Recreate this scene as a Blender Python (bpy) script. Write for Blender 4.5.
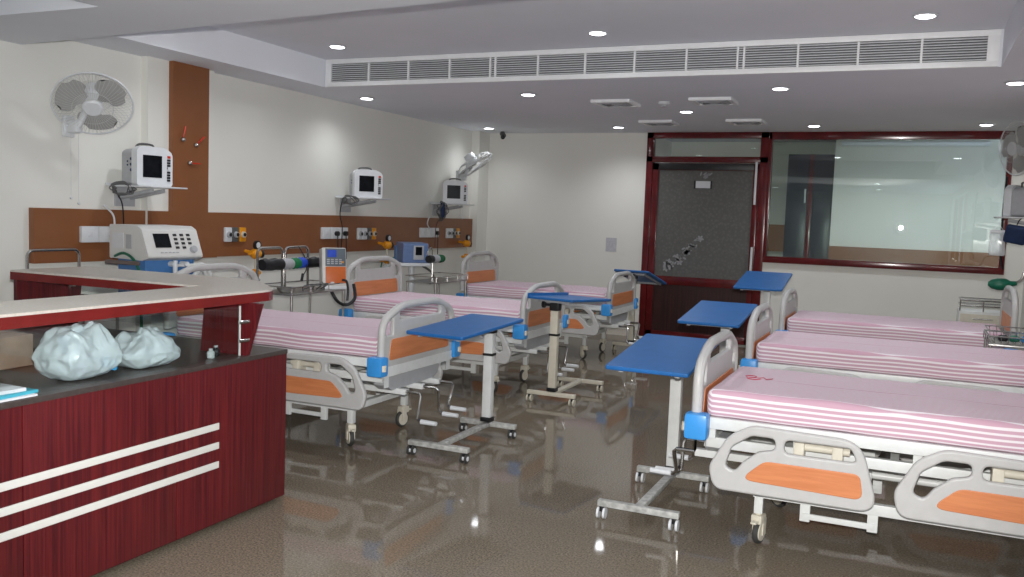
import bpy, bmesh, math, random
from mathutils import Vector, Matrix, noise
random.seed(7)
PI = math.pi
for o in list(bpy.data.objects):
    bpy.data.objects.remove(o, do_unlink=True)
SC = bpy.context.scene
COL = SC.collection

# ------------------------------------------------------------------ camera, world, flash, exposure
def cam_axes(yaw, pitch, roll):
    cy, sy = math.cos(yaw), math.sin(yaw)
    f = Vector((sy*math.cos(pitch), cy*math.cos(pitch), math.sin(pitch)))
    r = Vector((cy, -sy, 0)); u = r.cross(f)
    return (math.cos(roll)*r + math.sin(roll)*u, -math.sin(roll)*r + math.cos(roll)*u, f)
CAM = Vector((0, 0, 1.6661))
r_, u_, f_ = cam_axes(-0.41791, -0.08152, 0.03642)
cd = bpy.data.cameras.new('camera'); cam = bpy.data.objects.new('camera', cd); COL.objects.link(cam)
cd.sensor_width = 36; cd.lens = 890.86/1024*36; cd.clip_start = .05; cd.clip_end = 60
M = Matrix((r_, u_, -f_)).transposed().to_4x4(); M.translation = CAM
cam.matrix_world = M
SC.camera = cam
w = bpy.data.worlds.new('world'); SC.world = w; w.use_nodes = True
w.node_tree.nodes['Background'].inputs[0].default_value = (.75, .82, 1, 1)
w.node_tree.nodes['Background'].inputs[1].default_value = 2.6
vs = SC.view_settings
vs.view_transform = 'Standard'; vs.look = 'None'; vs.gamma = 1; vs.use_curve_mapping = False
vs.exposure = 0.22
FLASH_W = 190
LAMP_W = 8
fl = bpy.data.lights.new('camera_flash', 'SPOT'); flo = bpy.data.objects.new('camera_flash', fl); COL.objects.link(flo)
fl.energy = FLASH_W*4; fl.shadow_soft_size = .03; fl.spot_size = math.radians(85); fl.spot_blend = .6
fl.color = (1, .97, .93)
FM = M.copy(); FM.translation = CAM + Vector((0, .02, .13)); flo.matrix_world = FM

# ------------------------------------------------------------------ materials (all procedural)
def mat(name, col, rough=.5, metal=0, var=.06, scale=20, spec=.5, bump=0, alpha=1, emit=0, trans=0, ior=1.45, coat=0):
    m = bpy.data.materials.new(name); m.use_nodes = True
    nt = m.node_tree; b = nt.nodes['Principled BSDF']
    b.inputs['Roughness'].default_value = rough; b.inputs['Metallic'].default_value = metal
    b.inputs['Specular IOR Level'].default_value = spec; b.inputs['Alpha'].default_value = alpha
    b.inputs['Transmission Weight'].default_value = trans; b.inputs['IOR'].default_value = ior
    b.inputs['Coat Weight'].default_value = coat
    tc = nt.nodes.new('ShaderNodeTexCoord'); nz = nt.nodes.new('ShaderNodeTexNoise')
    nz.inputs['Scale'].default_value = scale; nz.inputs['Detail'].default_value = 3
    nt.links.new(tc.outputs['Object'], nz.inputs['Vector'])
    rp = nt.nodes.new('ShaderNodeValToRGB')
    c = Vector(col[:3])
    rp.color_ramp.elements[0].position = .3; rp.color_ramp.elements[1].position = .7
    rp.color_ramp.elements[0].color = (*(c*(1-var)), 1)
    rp.color_ramp.elements[1].color = (*[min(1, v*(1+var)) for v in c], 1)
    nt.links.new(nz.outputs['Fac'], rp.inputs['Fac'])
    nt.links.new(rp.outputs['Color'], b.inputs['Base Color'])
    if emit:
        b.inputs['Emission Color'].default_value = (*col, 1); b.inputs['Emission Strength'].default_value = emit
    if bump:
        bp = nt.nodes.new('ShaderNodeBump'); bp.inputs['Strength'].default_value = bump; bp.inputs['Distance'].default_value = .01
        nt.links.new(nz.outputs['Fac'], bp.inputs['Height']); nt.links.new(bp.outputs['Normal'], b.inputs['Normal'])
    return m
def N(nt, t, **kw):
    n = nt.nodes.new(t)
    for k, v in kw.items(): setattr(n, k, v)
    return n
def mathn(nt, op, a, b=None, c=None):
    n = N(nt, 'ShaderNodeMath', operation=op)
    for i, v in enumerate((a, b, c)):
        if v is None: continue
        if isinstance(v, (int, float)): n.inputs[i].default_value = v
        else: nt.links.new(v, n.inputs[i])
    return n.outputs[0]
def mixc(nt, fac, a, b):
    n = N(nt, 'ShaderNodeMix', data_type='RGBA')
    if isinstance(fac, (int, float)): n.inputs[0].default_value = fac
    else: nt.links.new(fac, n.inputs[0])
    for i, v in ((6, a), (7, b)):
        if isinstance(v, tuple): n.inputs[i].default_value = (*v, 1)
        else: nt.links.new(v, n.inputs[i])
    return n.outputs[2]

def floor_mat():
    m = mat('floor_granite', (.1, .09, .08), .07, spec=.30)
    nt = m.node_tree; b = nt.nodes['Principled BSDF']
    tc = nt.nodes['Texture Coordinate']
    sx = N(nt, 'ShaderNodeSeparateXYZ'); nt.links.new(tc.outputs['Object'], sx.inputs[0])
    n1 = N(nt, 'ShaderNodeTexNoise'); n1.inputs['Scale'].default_value = 95; n1.inputs['Detail'].default_value = 4; n1.inputs['Roughness'].default_value = .75
    n2 = N(nt, 'ShaderNodeTexNoise'); n2.inputs['Scale'].default_value = 4; n2.inputs['Detail'].default_value = 4
    for n in (n1, n2): nt.links.new(tc.outputs['Object'], n.inputs['Vector'])
    r1 = N(nt, 'ShaderNodeValToRGB'); e = r1.color_ramp.elements
    e[0].position = .34; e[0].color = (.056, .048, .039, 1); e[1].position = .68; e[1].color = (.36, .295, .215, 1)
    x = e.new(.5); x.color = (.182, .15, .111, 1)
    nt.links.new(n1.outputs['Fac'], r1.inputs['Fac'])
    c2 = mixc(nt, mathn(nt, 'MULTIPLY', n2.outputs['Fac'], .5), r1.outputs['Color'], (.165, .142, .112))
    def joint(s, off):
        f = mathn(nt, 'FRACT', mathn(nt, 'ADD', mathn(nt, 'DIVIDE', s, .8), off))
        d = mathn(nt, 'ABSOLUTE', mathn(nt, 'SUBTRACT', f, .5))
        return mathn(nt, 'GREATER_THAN', d, .4972)
    j = mathn(nt, 'MAXIMUM', joint(sx.outputs[0], .2), joint(sx.outputs[1], .45))
    c3 = mixc(nt, mathn(nt, 'MULTIPLY', j, .35), c2, (.22, .2, .17))
    nt.links.new(c3, b.inputs['Base Color'])
    rr = N(nt, 'ShaderNodeMapRange'); nt.links.new(n2.outputs['Fac'], rr.inputs[0])
    rr.inputs[3].default_value = .025; rr.inputs[4].default_value = .06
    nt.links.new(rr.outputs[0], b.inputs['Roughness'])
    return m

def wood_mat(name, c0, c1, rough=.3, freq=70, axis='xy'):
    m = mat(name, c0, rough); nt = m.node_tree; b = nt.nodes['Principled BSDF']; tc = nt.nodes['Texture Coordinate']
    sx = N(nt, 'ShaderNodeSeparateXYZ'); nt.links.new(tc.outputs['Object'], sx.inputs[0])
    cb = N(nt, 'ShaderNodeCombineXYZ')
    if axis == 'xy':
        nt.links.new(mathn(nt, 'MULTIPLY', mathn(nt, 'ADD', sx.outputs[0], sx.outputs[1]), freq), cb.inputs[0])
        nt.links.new(mathn(nt, 'MULTIPLY', sx.outputs[2], 1.2), cb.inputs[1])
    else:
        nt.links.new(mathn(nt, 'MULTIPLY', sx.outputs[2], freq), cb.inputs[0])
        nt.links.new(mathn(nt, 'MULTIPLY', mathn(nt, 'ADD', sx.outputs[0], sx.outputs[1]), 2.5), cb.inputs[1])
    n1 = N(nt, 'ShaderNodeTexNoise'); n1.inputs['Scale'].default_value = 1; n1.inputs['Detail'].default_value = 3; n1.inputs['Roughness'].default_value = .7
    nt.links.new(cb.outputs[0], n1.inputs['Vector'])
    r1 = N(nt, 'ShaderNodeValToRGB'); e = r1.color_ramp.elements
    e[0].position = .38; e[0].color = (*c0, 1); e[1].position = .6; e[1].color = (*c1, 1)
    nt.links.new(n1.outputs['Fac'], r1.inputs['Fac']); nt.links.new(r1.outputs['Color'], b.inputs['Base Color'])
    return m

def sheet_mat():
    m = mat('striped_sheet', (.8, .7, .72), .85, spec=.2); nt = m.node_tree; b = nt.nodes['Principled BSDF']; tc = nt.nodes['Texture Coordinate']
    sx = N(nt, 'ShaderNodeSeparateXYZ'); nt.links.new(tc.outputs['Object'], sx.inputs[0])
    wob = N(nt, 'ShaderNodeTexNoise'); wob.inputs['Scale'].default_value = 2.5; nt.links.new(tc.outputs['Object'], wob.inputs['Vector'])
    u = mathn(nt, 'ADD', mathn(nt, 'ABSOLUTE', sx.outputs[1]), sx.outputs[2])
    u = mathn(nt, 'ADD', u, mathn(nt, 'MULTIPLY', wob.outputs['Fac'], .006))
    f = mathn(nt, 'FRACT', mathn(nt, 'DIVIDE', u, .0272))
    d = mathn(nt, 'ABSOLUTE', mathn(nt, 'SUBTRACT', f, .5))
    s = N(nt, 'ShaderNodeMapRange', interpolation_type='SMOOTHSTEP'); nt.links.new(d, s.inputs[0])
    s.inputs[1].default_value = .17; s.inputs[2].default_value = .25
    c = mixc(nt, s.outputs[0], (.80, .75, .78), (.57, .36, .44))
    nt.links.new(c, b.inputs['Base Color'])
    return m

def glass_mat(name, tint=(1, 1, 1), refl=.08, rough=0):
    m = bpy.data.materials.new(name); m.use_nodes = True; nt = m.node_tree
    nt.nodes.remove(nt.nodes['Principled BSDF'])
    out = nt.nodes['Material Output']
    t = N(nt, 'ShaderNodeBsdfTransparent'); t.inputs[0].default_value = (*tint, 1)
    g = N(nt, 'ShaderNodeBsdfGlossy'); g.inputs['Roughness'].default_value = rough
    lw = N(nt, 'ShaderNodeLayerWeight'); lw.inputs['Blend'].default_value = .5
    nz = N(nt, 'ShaderNodeTexNoise'); nz.inputs['Scale'].default_value = 3
    k = mathn(nt, 'ADD', mathn(nt, 'MULTIPLY', mathn(nt, 'POWER', lw.outputs['Facing'], 4.0), .6), mathn(nt, 'MULTIPLY', nz.outputs['Fac'], refl))
    mx = N(nt, 'ShaderNodeMixShader')
    nt.links.new(k, mx.inputs[0]); nt.links.new(t.outputs[0], mx.inputs[1]); nt.links.new(g.outputs[0], mx.inputs[2])
    nt.links.new(mx.outputs[0], out.inputs['Surface'])
    return m

def frost_mat():
    m = mat('frosted_door_glass', (.13, .13, .12), .3, spec=.5); nt = m.node_tree; b = nt.nodes['Principled BSDF']; tc = nt.nodes['Texture Coordinate']
    v = N(nt, 'ShaderNodeTexVoronoi'); v.inputs['Scale'].default_value = 26; nt.links.new(tc.outputs['Object'], v.inputs['Vector'])
    n = N(nt, 'ShaderNodeTexNoise'); n.inputs['Scale'].default_value = 2.2; nt.links.new(tc.outputs['Object'], n.inputs['Vector'])
    r = N(nt, 'ShaderNodeValToRGB'); e = r.color_ramp.elements
    e[0].color = (.155, .155, .145, 1); e[1].color = (.105, .105, .1, 1); e[0].position = .1; e[1].position = .6
    nt.links.new(v.outputs['Distance'], r.inputs['Fac'])
    c = mixc(nt, mathn(nt, 'MULTIPLY', n.outputs['Fac'], .6), r.outputs['Color'], (.12, .12, .112))
    nt.links.new(c, b.inputs['Base Color'])
    return m

WALL = mat('cream_wall_paint', (.77, .765, .715), .55, var=.012, scale=2, spec=.35)
CEIL = mat('white_ceiling_paint', (.80, .82, .87), .8, var=.012, scale=2, spec=.2)
FLOOR = floor_mat()
BROWN = mat('brown_laminate', (.235, .088, .034), .32, var=.05, scale=6)
MAROON = mat('maroon_frame_gloss', (.105, .008, .01), .16, var=.25, scale=5, coat=.3)
MAROONB = mat('maroon_edge_band', (.165, .014, .012), .25, var=.12, scale=8)
CWOOD = wood_mat('maroon_wood_laminate', (.062, .006, .009), (.125, .012, .014), .35, 70)
DWOOD = wood_mat('dark_door_wood', (.014, .005, .005), (.045, .013, .012), .35, 45)
STONE = mat('grey_ledge_stone', (.60, .56, .50), .35, var=.1, scale=60)
DESK = mat('dark_desk_laminate', (.06, .048, .044), .35, var=.15, scale=40)
GLASS = glass_mat('clear_glass', (.93, .96, .95), .05)
WGLASS = glass_mat('window_glass', (.84, .90, .87), .16)
FROST = frost_mat()
SHEET = sheet_mat()
GREYP = mat('grey_moulded_plastic', (.49, .485, .475), .4, var=.03)
ORANGE = mat('orange_wood_insert', (.60, .16, .045), .4, var=.1, scale=8)
ORANGE = wood_mat('orange_wood_insert', (.56, .19, .075), (.64, .235, .095), .4, 30, 'z')
WORN = mat('worn_white_steel', (.42, .42, .40), .4, var=.3, scale=30)
WHITEM = mat('white_painted_steel', (.70, .72, .71), .35, var=.04)
CREAMP = mat('cream_plastic', (.62, .58, .48), .45, var=.05)
BLUE = mat('blue_plastic', (.045, .29, .70), .35, var=.05)
BLUETOP = mat('blue_table_top', (.016, .125, .37), .38, var=.06, scale=10)
BLACK = mat('black_plastic', (.012, .012, .014), .4, var=.2)
TYRE = mat('dark_grey_tyre', (.045, .045, .043), .6, var=.1)
DGREY = mat('dark_grey_metal', (.1, .1, .1), .4, var=.1)
CHROME = mat('chrome_steel', (.55, .54, .52), .22, 1, var=.08)
BSTEEL = mat('brushed_steel', (.40, .39, .37), .35, .9, var=.15)
SCREEN = mat('dark_screen', (.006, .007, .009), .25, var=.3, spec=.15)
WPLAST = mat('white_plastic', (.68, .70, .72), .38, var=.03)
BWHITE = mat('bright_white_enamel', (.86, .87, .88), .4, var=.02)
LGREY = mat('light_grey_plastic', (.40, .41, .43), .4, var=.05)
YELLOW = mat('yellow_plastic', (.75, .30, .012), .35, var=.08)
RED = mat('red_plastic', (.55, .03, .012), .35, var=.1)
GREEN = mat('green_rubber', (.008, .13, .075), .4, var=.15)
NAVY = mat('navy_fabric', (.012, .03, .09), .7, var=.2)
BLUEG = mat('blue_grey_housing', (.13, .2, .38), .4, var=.05)
VBLUE = mat('ventilator_blue', (.06, .18, .42), .4, var=.06)
ROYAL = mat('royal_blue_fabric', (.02, .07, .5), .6, var=.1)
STRIPE = mat('ivory_stripe', (.72, .71, .66), .5, var=.02)
PAPER = mat('white_paper', (.66, .67, .70), .8, var=.03)
GPAPER = mat('faded_paper', (.5, .5, .54), .8, var=.1, scale=40)
TEAL = mat('teal_card', (.05, .35, .45), .6)
WTUBE = mat('translucent_tube', (.6, .62, .6), .3, var=.08)
BAGM = mat('thin_white_plastic', (.70, .77, .82), .28, var=.05, scale=22, alpha=.72, bump=.45)
CLEAR = mat('clear_plastic', (.8, .86, .88), .15, alpha=.4)
VENTG = mat('grille_dark_void', (.10, .10, .11), .7)
FANG = mat('fan_blade_grey', (.36, .36, .35), .4, var=.04)
FANW = mat('fan_wire_grey', (.55, .56, .55), .4)
REDINK = mat('red_ink', (.45, .02, .06), .8)
LEMIT = mat('lamp_diffuser', (.92, .95, 1), .5, emit=9, var=.01)
CARD = mat('printed_carton', (.6, .6, .66), .6)
CBLUE = mat('cyan_print', (.05, .35, .7), .6)
CPURP = mat('lilac_print', (.32, .28, .5), .6)
CABD = mat('dark_cabinet_laminate', (.03, .034, .045), .25, var=.15)
BEIGE = mat('beige_card', (.34, .25, .2), .7, var=.2, scale=8)

# ------------------------------------------------------------------ mesh builder
class MB:
    def __init__(s): s.bm = bmesh.new()
    def _x(s, vs, mtx):
        if mtx is not None: bmesh.ops.transform(s.bm, matrix=mtx, verts=vs)
    def box(s, c, d, bev=0, rot=None, seg=2):
        r = bmesh.ops.create_cube(s.bm, size=1); vs = r['verts']
        bmesh.ops.scale(s.bm, vec=d, verts=vs)
        if bev:
            es = list({e for v in vs for e in v.link_edges})
            q = bmesh.ops.bevel(s.bm, geom=es, offset=min(bev, min(d)*.49), segments=seg, affect='EDGES', profile=.6)
            vs = list({v for f in q['faces'] for v in f.verts} | {v for v in vs if v.is_valid})
        m = Matrix.Translation(c)
        if rot is not None: m = m @ rot.to_4x4()
        s._x(vs, m); return s
    def b2(s, lo, hi, bev=0):
        lo, hi = Vector(lo), Vector(hi)
        return s.box((lo+hi)/2, hi-lo, bev)
    def cyl(s, a, b, r, r2=None, n=16):
        a, b = Vector(a), Vector(b); d = b-a
        q = bmesh.ops.create_cone(s.bm, cap_ends=True, segments=n, radius1=r, radius2=r if r2 is None else r2, depth=d.length)
        s._x(q['verts'], Matrix.Translation((a+b)/2) @ d.to_track_quat('Z', 'Y').to_matrix().to_4x4()); return s
    def sph(s, c, r, sc=(1, 1, 1), u=16, v=10):
        q = bmesh.ops.create_uvsphere(s.bm, u_segments=u, v_segments=v, radius=r)
        s._x(q['verts'], Matrix.Translation(c) @ Matrix.Diagonal((*sc, 1))); return s
    def bar(s, a, b, wd, ht, bev=.004):          # rectangular bar from a to b
        a, b = Vector(a), Vector(b); d = b-a
        q = d.to_track_quat('X', 'Z').to_matrix()
        return s.box((a+b)/2, (d.length, wd, ht), bev, q, 1)
    def tube(s, pts, r, n=8, closed=False, smooth=0):
        pts = [Vector(p) for p in pts]
        if smooth: pts = catmull(pts, smooth, closed)
        rings = []; N_ = len(pts); up = None
        for i, p in enumerate(pts):
            if closed: t = pts[(i+1) % N_]-pts[i-1]
            else: t = pts[min(i+1, N_-1)]-pts[max(i-1, 0)]
            t = t.normalized()
            if up is None: up = Vector((0, 0, 1)) if abs(t.z) < .9 else Vector((1, 0, 0))
            x = up.cross(t)
            if x.length < 1e-5: x = Vector((0, 1, 0)).cross(t)
            x.normalize(); y = t.cross(x); up = y
            rr = r[i] if isinstance(r, (list, tuple)) else r
            rings.append([s.bm.verts.new(p + x*math.cos(2*PI*k/n)*rr + y*math.sin(2*PI*k/n)*rr) for k in range(n)])
        for i in range(N_ if closed else N_-1):
            A, B = rings[i], rings[(i+1) % N_]
            for k in range(n):
                try: s.bm.faces.new((A[k], A[(k+1) % n], B[(k+1) % n], B[k]))
                except ValueError: pass
        if not closed:
            s.bm.faces.new(rings[0][::-1]); s.bm.faces.new(rings[-1])
        return s
    def lathe(s, prof, mtx=None, n=24):           # prof: list of (r, z)
        rings = []; new = []
        for r, z in prof:
            rg = [s.bm.verts.new((max(r, 1e-4)*math.cos(2*PI*k/n), max(r, 1e-4)*math.sin(2*PI*k/n), z)) for k in range(n)]
            rings.append(rg); new += rg
        for A, B in zip(rings, rings[1:]):
            for k in range(n): s.bm.faces.new((A[k], A[(k+1) % n], B[(k+1) % n], B[k]))
        s.bm.faces.new(rings[0][::-1]); s.bm.faces.new(rings[-1])
        s._x(new, mtx); return s
    def prism(s, poly, a, b, axis='z'):           # polygon extruded along an axis between a and b
        def P(u, v, t): return {'z': (u, v, t), 'x': (t, u, v), 'y': (u, t, v)}[axis]
        A = [s.bm.verts.new(P(u, v, a)) for u, v in poly]; B = [s.bm.verts.new(P(u, v, b)) for u, v in poly]
        n = len(poly)
        s.bm.faces.new(A[::-1]); s.bm.faces.new(B)
        for k in range(n): s.bm.faces.new((A[k], A[(k+1) % n], B[(k+1) % n], B[k]))
        return s
    def rbox(s, c, d, r, n=(10, 10, 4), amp=0, freq=3, seed=0, mtx=None):   # soft rounded box with noise
        d = Vector(d); h = d/2; inn = Vector([max(x-r, 0) for x in h]); vd = {}; new = []
        def V(p):
            k = tuple(round(x, 5) for x in p)
            if k not in vd:
                q = Vector([max(-i, min(i, x)) for x, i in zip(p, inn)]); e = p-q
                o = q + (e.normalized()*r if e.length > 1e-9 else e)
                if amp:
                    nn = noise.noise_vector(o*freq+Vector((seed, seed*1.7, 0)))
                    o = o + nn*amp
                vd[k] = s.bm.verts.new(o); new.append(vd[k])
            return vd[k]
        for ax in range(3):
            u, v = [(1, 2), (2, 0), (0, 1)][ax]
            for sg in (-1, 1):
                for i in range(n[u]):
                    for j in range(n[v]):
                        q = []
                        for (a, b) in ((i, j), (i+1, j), (i+1, j+1), (i, j+1)):
                            p = Vector((0, 0, 0)); p[ax] = sg*h[ax]
                            p[u] = -h[u]+d[u]*a/n[u]; p[v] = -h[v]+d[v]*b/n[v]
                            q.append(V(p))
                        if sg < 0: q = q[::-1]
                        try: s.bm.faces.new(q)
                        except ValueError: pass
        s._x(new, (mtx or Matrix()) if mtx else Matrix.Translation(c)); return s
    def plate(s, outer, holes, th, bev, mtx):     # 2-D outline with holes, thickness th, rounded edges
        cu = bpy.data.curves.new('tmp', 'CURVE'); cu.dimensions = '2D'; cu.fill_mode = 'BOTH'
        cu.extrude = max(th/2-bev, .0005); cu.bevel_depth = bev; cu.bevel_resolution = 2; cu.offset = -bev
        for pts in [outer]+list(holes):
            sp = cu.splines.new('POLY'); sp.points.add(len(pts)-1); sp.use_cyclic_u = True
            for p, q in zip(sp.points, pts): p.co = (q[0], q[1], 0, 1)
        ob = bpy.data.objects.new('tmp', cu); COL.objects.link(ob)
        dg = bpy.context.evaluated_depsgraph_get(); dg.update()
        me = bpy.data.meshes.new_from_object(ob.evaluated_get(dg))
        me.transform(mtx); s.bm.from_mesh(me)
        bpy.data.meshes.remove(me); bpy.data.objects.remove(ob); bpy.data.curves.remove(cu)
        return s
    def build(s, name, m, parent=None, smooth=True, loc=None, label=None):
        me = bpy.data.meshes.new(name)
        bmesh.ops.recalc_face_normals(s.bm, faces=s.bm.faces[:])
        s.bm.to_mesh(me); s.bm.free()
        me.materials.append(m)
        if smooth:
            for p in me.polygons: p.use_smooth = True
            try: me.set_sharp_from_angle(angle=math.radians(38))
            except Exception: pass
        o = bpy.data.objects.new(name, me); COL.objects.link(o)
        if parent: o.parent = parent
        if loc: o.location = loc
        if label: o['label'] = label
        return o

def catmull(p, k, closed=False):
    out = []; n = len(p)
    rng = range(n) if closed else range(n-1)
    for i in rng:
        p0 = p[(i-1) % n] if (closed or i > 0) else p[i]; p1 = p[i]; p2 = p[(i+1) % n]
        p3 = p[(i+2) % n] if (closed or i < n-2) else p[(i+1) % n]
        for j in range(k):
            t = j/k
            out.append(.5*((2*p1)+(p2-p0)*t+(2*p0-5*p1+4*p2-p3)*t*t+(3*p1-p0-3*p2+p3)*t**3))
    if not closed: out.append(p[-1])
    return out
def rpoly(pts, seg=6):                            # rounded polygon: (x, y, radius)
    out = []; n = len(pts)
    for i in range(n):
        p = Vector(pts[i][:2]); a = Vector(pts[i-1][:2]); b = Vector(pts[(i+1) % n][:2]); r = pts[i][2]
        if r <= 0: out.append(tuple(p)); continue
        da, db = (a-p), (b-p); la, lb = da.length, db.length; da.normalize(); db.normalize()
        ang = math.acos(max(-1, min(1, da.dot(db)))); t = min(r/math.tan(ang/2), la*.48, lb*.48)
        q0, q1 = p+da*t, p+db*t
        for j in range(seg+1):
            u = j/seg
            out.append(tuple((1-u)**2*q0+2*u*(1-u)*p+u*u*q1))
    return out
YZ = Matrix(((0, 0, 1, 0), (1, 0, 0, 0), (0, 1, 0, 0), (0, 0, 0, 1)))    # plate XY -> world YZ
XZ = Matrix(((1, 0, 0, 0), (0, 0, -1, 0), (0, 1, 0, 0), (0, 0, 0, 1)))   # plate XY -> world XZ
def thing(name, label, cat, loc=(0, 0, 0), rz=0, group=None):
    o = bpy.data.objects.new(name, None); COL.objects.link(o); o.empty_display_size = .1
    o.location = loc; o.rotation_euler = (0, 0, rz)
    return tag(o, label, cat, group)
def tag(o, label, cat, group=None):
    o['label'] = label; o['category'] = cat
    if group: o['group'] = group
    return o
def struct(o): o['kind'] = 'structure'; return o
def dup(root, loc=None, rz=None, label=None, group=None):
    r = root.copy(); COL.objects.link(r)
    if loc is not None: r.location = loc
    if rz is not None: r.rotation_euler = (0, 0, rz)
    if label: r['label'] = label
    if group: r['group'] = group
    for ch in list(root.children):
        c = ch.copy(); COL.objects.link(c); c.parent = r
        for g in ch.children:
            d = g.copy(); COL.objects.link(d); d.parent = c
    return r

# ------------------------------------------------------------------ room shell
X0, X1, Y0, Y1, ZC, ZT, ZB = -6.0726, 1.28, -3.0, 12.343, 2.9, 3.176, 2.79
YB = 16.6            # the room behind the glass ends here
m = MB(); m.b2((X0-.2, Y0-.2, -.1), (X1+.2, Y1+.2, 0)); struct(m.build('floor', FLOOR, smooth=False))
m = MB(); m.b2((X0-.2, Y0-.2, 0), (X0, Y1+.2, 3.4)); struct(m.build('wall_left', WALL, smooth=False))
WY0, WY1 = -2.6, 2.6  # unseen opening added in the right wall so world light fills the room
m = MB(); m.b2((X1, WY1, 0), (X1+.2, Y1+.2, 3.4)); m.b2((X1, Y0-.2, 0), (X1+.2, WY0, 3.4)); m.b2((X1, WY0, 0), (X1+.2, WY1, .4)); m.b2((X1, WY0, 2.65), (X1+.2, WY1, 3.4)); struct(m.build('wall_right', WALL, smooth=False))
m = MB(); m.b2((X0, Y0-.2, 0), (X1, Y0, 3.4)); struct(m.build('wall_near', WALL, smooth=False))
m = MB(); m.b2((X1+.10, WY0, .4), (X1+.11, WY1, 2.65)); struct(m.build('window_fill', GLASS, smooth=False))  # glass of the added window, put in for fill light
m = MB()
for k in range(4): y = WY0+k*(WY1-WY0)/3; m.b2((X1+.06, y-.03, .4), (X1+.14, y+.03, 2.65))
struct(m.build('trim_fill_window', MAROON, smooth=False))  # mullions of that added, unseen window
DX0, DX1, WX1, SILL = -3.47, -1.80, 1.06, 1.165
m = MB(); m.b2((X0, Y1, 0), (DX0, Y1+.2, 3.4)); m.b2((DX1, Y1, 0), (X1, Y1+.2, SILL)); m.b2((WX1, Y1, SILL), (X1, Y1+.2, 3.4))
m.b2((DX0, Y1, 2.9), (WX1, Y1+.2, 3.4)); struct(m.build('wall_back', WALL, smooth=False))
# ceiling: dropped ring, tray, tall grille side, near slab
m = MB()
m.b2((X0, 7.615, ZC), (X1, Y1+.2, 3.4)); m.b2((X0, 4.0, ZC), (-5.545, 7.615, 3.4)); m.b2((.53, 4.0, ZC), (X1, 7.615, 3.4))
m.b2((-5.545, 4.0, ZT), (.53, 7.615, 3.4))
m.b2((-4.40, Y0, ZB), (X1, 3.84, 3.4)); m.b2((X0, Y0, 3.08), (-4.40, 3.84, 3.4))
struct(m.build('ceiling', CEIL, smooth=False))
m = MB(); m.prism([(X0, 3.84), (X1, 3.84), (X1, 3.96), (X0, 4.61)], ZB, 3.3); struct(m.build('trim_1', CEIL, smooth=False))
m = MB(); m.b2((X0, 5.73, 0), (X0+.08, 6.52, ZC)); struct(m.build('trim_2', WALL, smooth=False))      # pilaster
m = MB(); m.b2((X0, 12.0, 0), (X0+.13, Y1, ZC)); struct(m.build('trim_3', WALL, smooth=False))       # corner column
m = MB()
m.b2((X0, 6.52, 0), (X0+.012, 12.0, .1)); m.b2((X0, Y0, 0), (X0+.012, 5.73, .1)); struct(m.build('baseboard_left', STONE, smooth=False))
m = MB(); m.b2((X0+.13, Y1-.012, 0), (DX0, Y1, .1)); m.b2((DX1, Y1-.012, 0), (X1, Y1, .1)); struct(m.build('baseboard_back', STONE, smooth=False))

# brown wall panelling
pn = MB(); pn.b2((X0, 4.66, 1.175), (X0+.055, 5.73, 1.595)); pn.b2((X0+.08, 5.73, 1.175), (X0+.13, 6.52, 1.595)); pn.b2((X0, 6.52, 1.175), (X0+.055, 12.0, 1.595))
tag(pn.build('wall_panel', BROWN, smooth=False), 'long brown laminate band running along the left wall above the bed heads', 'wall panel')
pn = MB(); pn.b2((X0+.08, 5.965, 1.595), (X0+.13, 6.40, ZC)); tag(pn.build('wall_panel', BROWN, smooth=False), 'tall brown laminate strip rising to the ceiling on the left pilaster', 'wall panel')
pn = MB(); pn.b2((X1-.05, 5.0, 1.175), (X1, 11.9, 1.595)); tag(pn.build('wall_panel', BROWN, smooth=False), 'brown laminate band on the right wall behind the bed heads', 'wall panel')

# door
def boxes(name, mt, lst, parent=None, bev=.004):
    m = MB()
    for lo, hi in lst: m.b2(lo, hi, bev)
    return m.build(name, mt, parent)
YF = Y1-.03
struct(boxes('trim_4', MAROON, [((DX0, YF, 0), (DX0+.09, Y1+.1, 2.9)), ((DX1-.11, YF, 0), (DX1, Y1+.1, 2.9)), ((DX0, YF, 2.82), (DX1, Y1+.1, 2.9)), ((DX0, YF, 2.49), (DX1, Y1+.1, 2.57))]))
struct(boxes('window_1', GLASS, [((DX0+.09, Y1+.03, 2.57), (DX1-.11, Y1+.04, 2.82))], bev=0))
dl, dr_ = DX0+.095, DX1-.115
door = struct(boxes('door_1', MAROON, [((dl, YF+.01, .02), (dl+.09, Y1+.06, 2.48)), ((dr_-.07, YF+.01, .02), (dr_, Y1+.06, 2.48)), ((dl, YF+.01, 2.38), (dr_, Y1+.06, 2.48)), ((dl, YF+.01, .78), (dr_, Y1+.06, .90)), ((dl, YF+.01, .02), (dr_, Y1+.06, .12))]))
boxes('glass_pane', FROST, [((dl+.09, Y1+.01, .90), (dr_-.07, Y1+.03, 2.38))], door, 0)
boxes('lower_panel', DWOOD, [((dl+.09, Y1+.0, .12), (dr_-.07, Y1+.03, .78))], door, 0)
boxes('top_rail', BLACK, [((dl+.09, YF+.005, 2.385), (dr_-.07, Y1+.01, 2.475))], door)
m = MB()
for z0, z1 in ((1.93, 2.50), (1.0, 1.36)): m.cyl((dr_-.03, YF-.03, z0), (dr_-.03, YF-.03, z1), .016); m.cyl((dr_-.03, YF-.03, z0+.05), (dr_-.03, YF+.02, z0+.05), .01); m.cyl((dr_-.03, YF-.03, z1-.05), (dr_-.03, YF+.02, z1-.05), .01)
m.build('pull_handle', WPLAST, door)
boxes('door_sticker', PAPER, [((-2.76, Y1-.002, 2.14), (-2.56, Y1+.012, 2.235))], door, 0)
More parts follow.
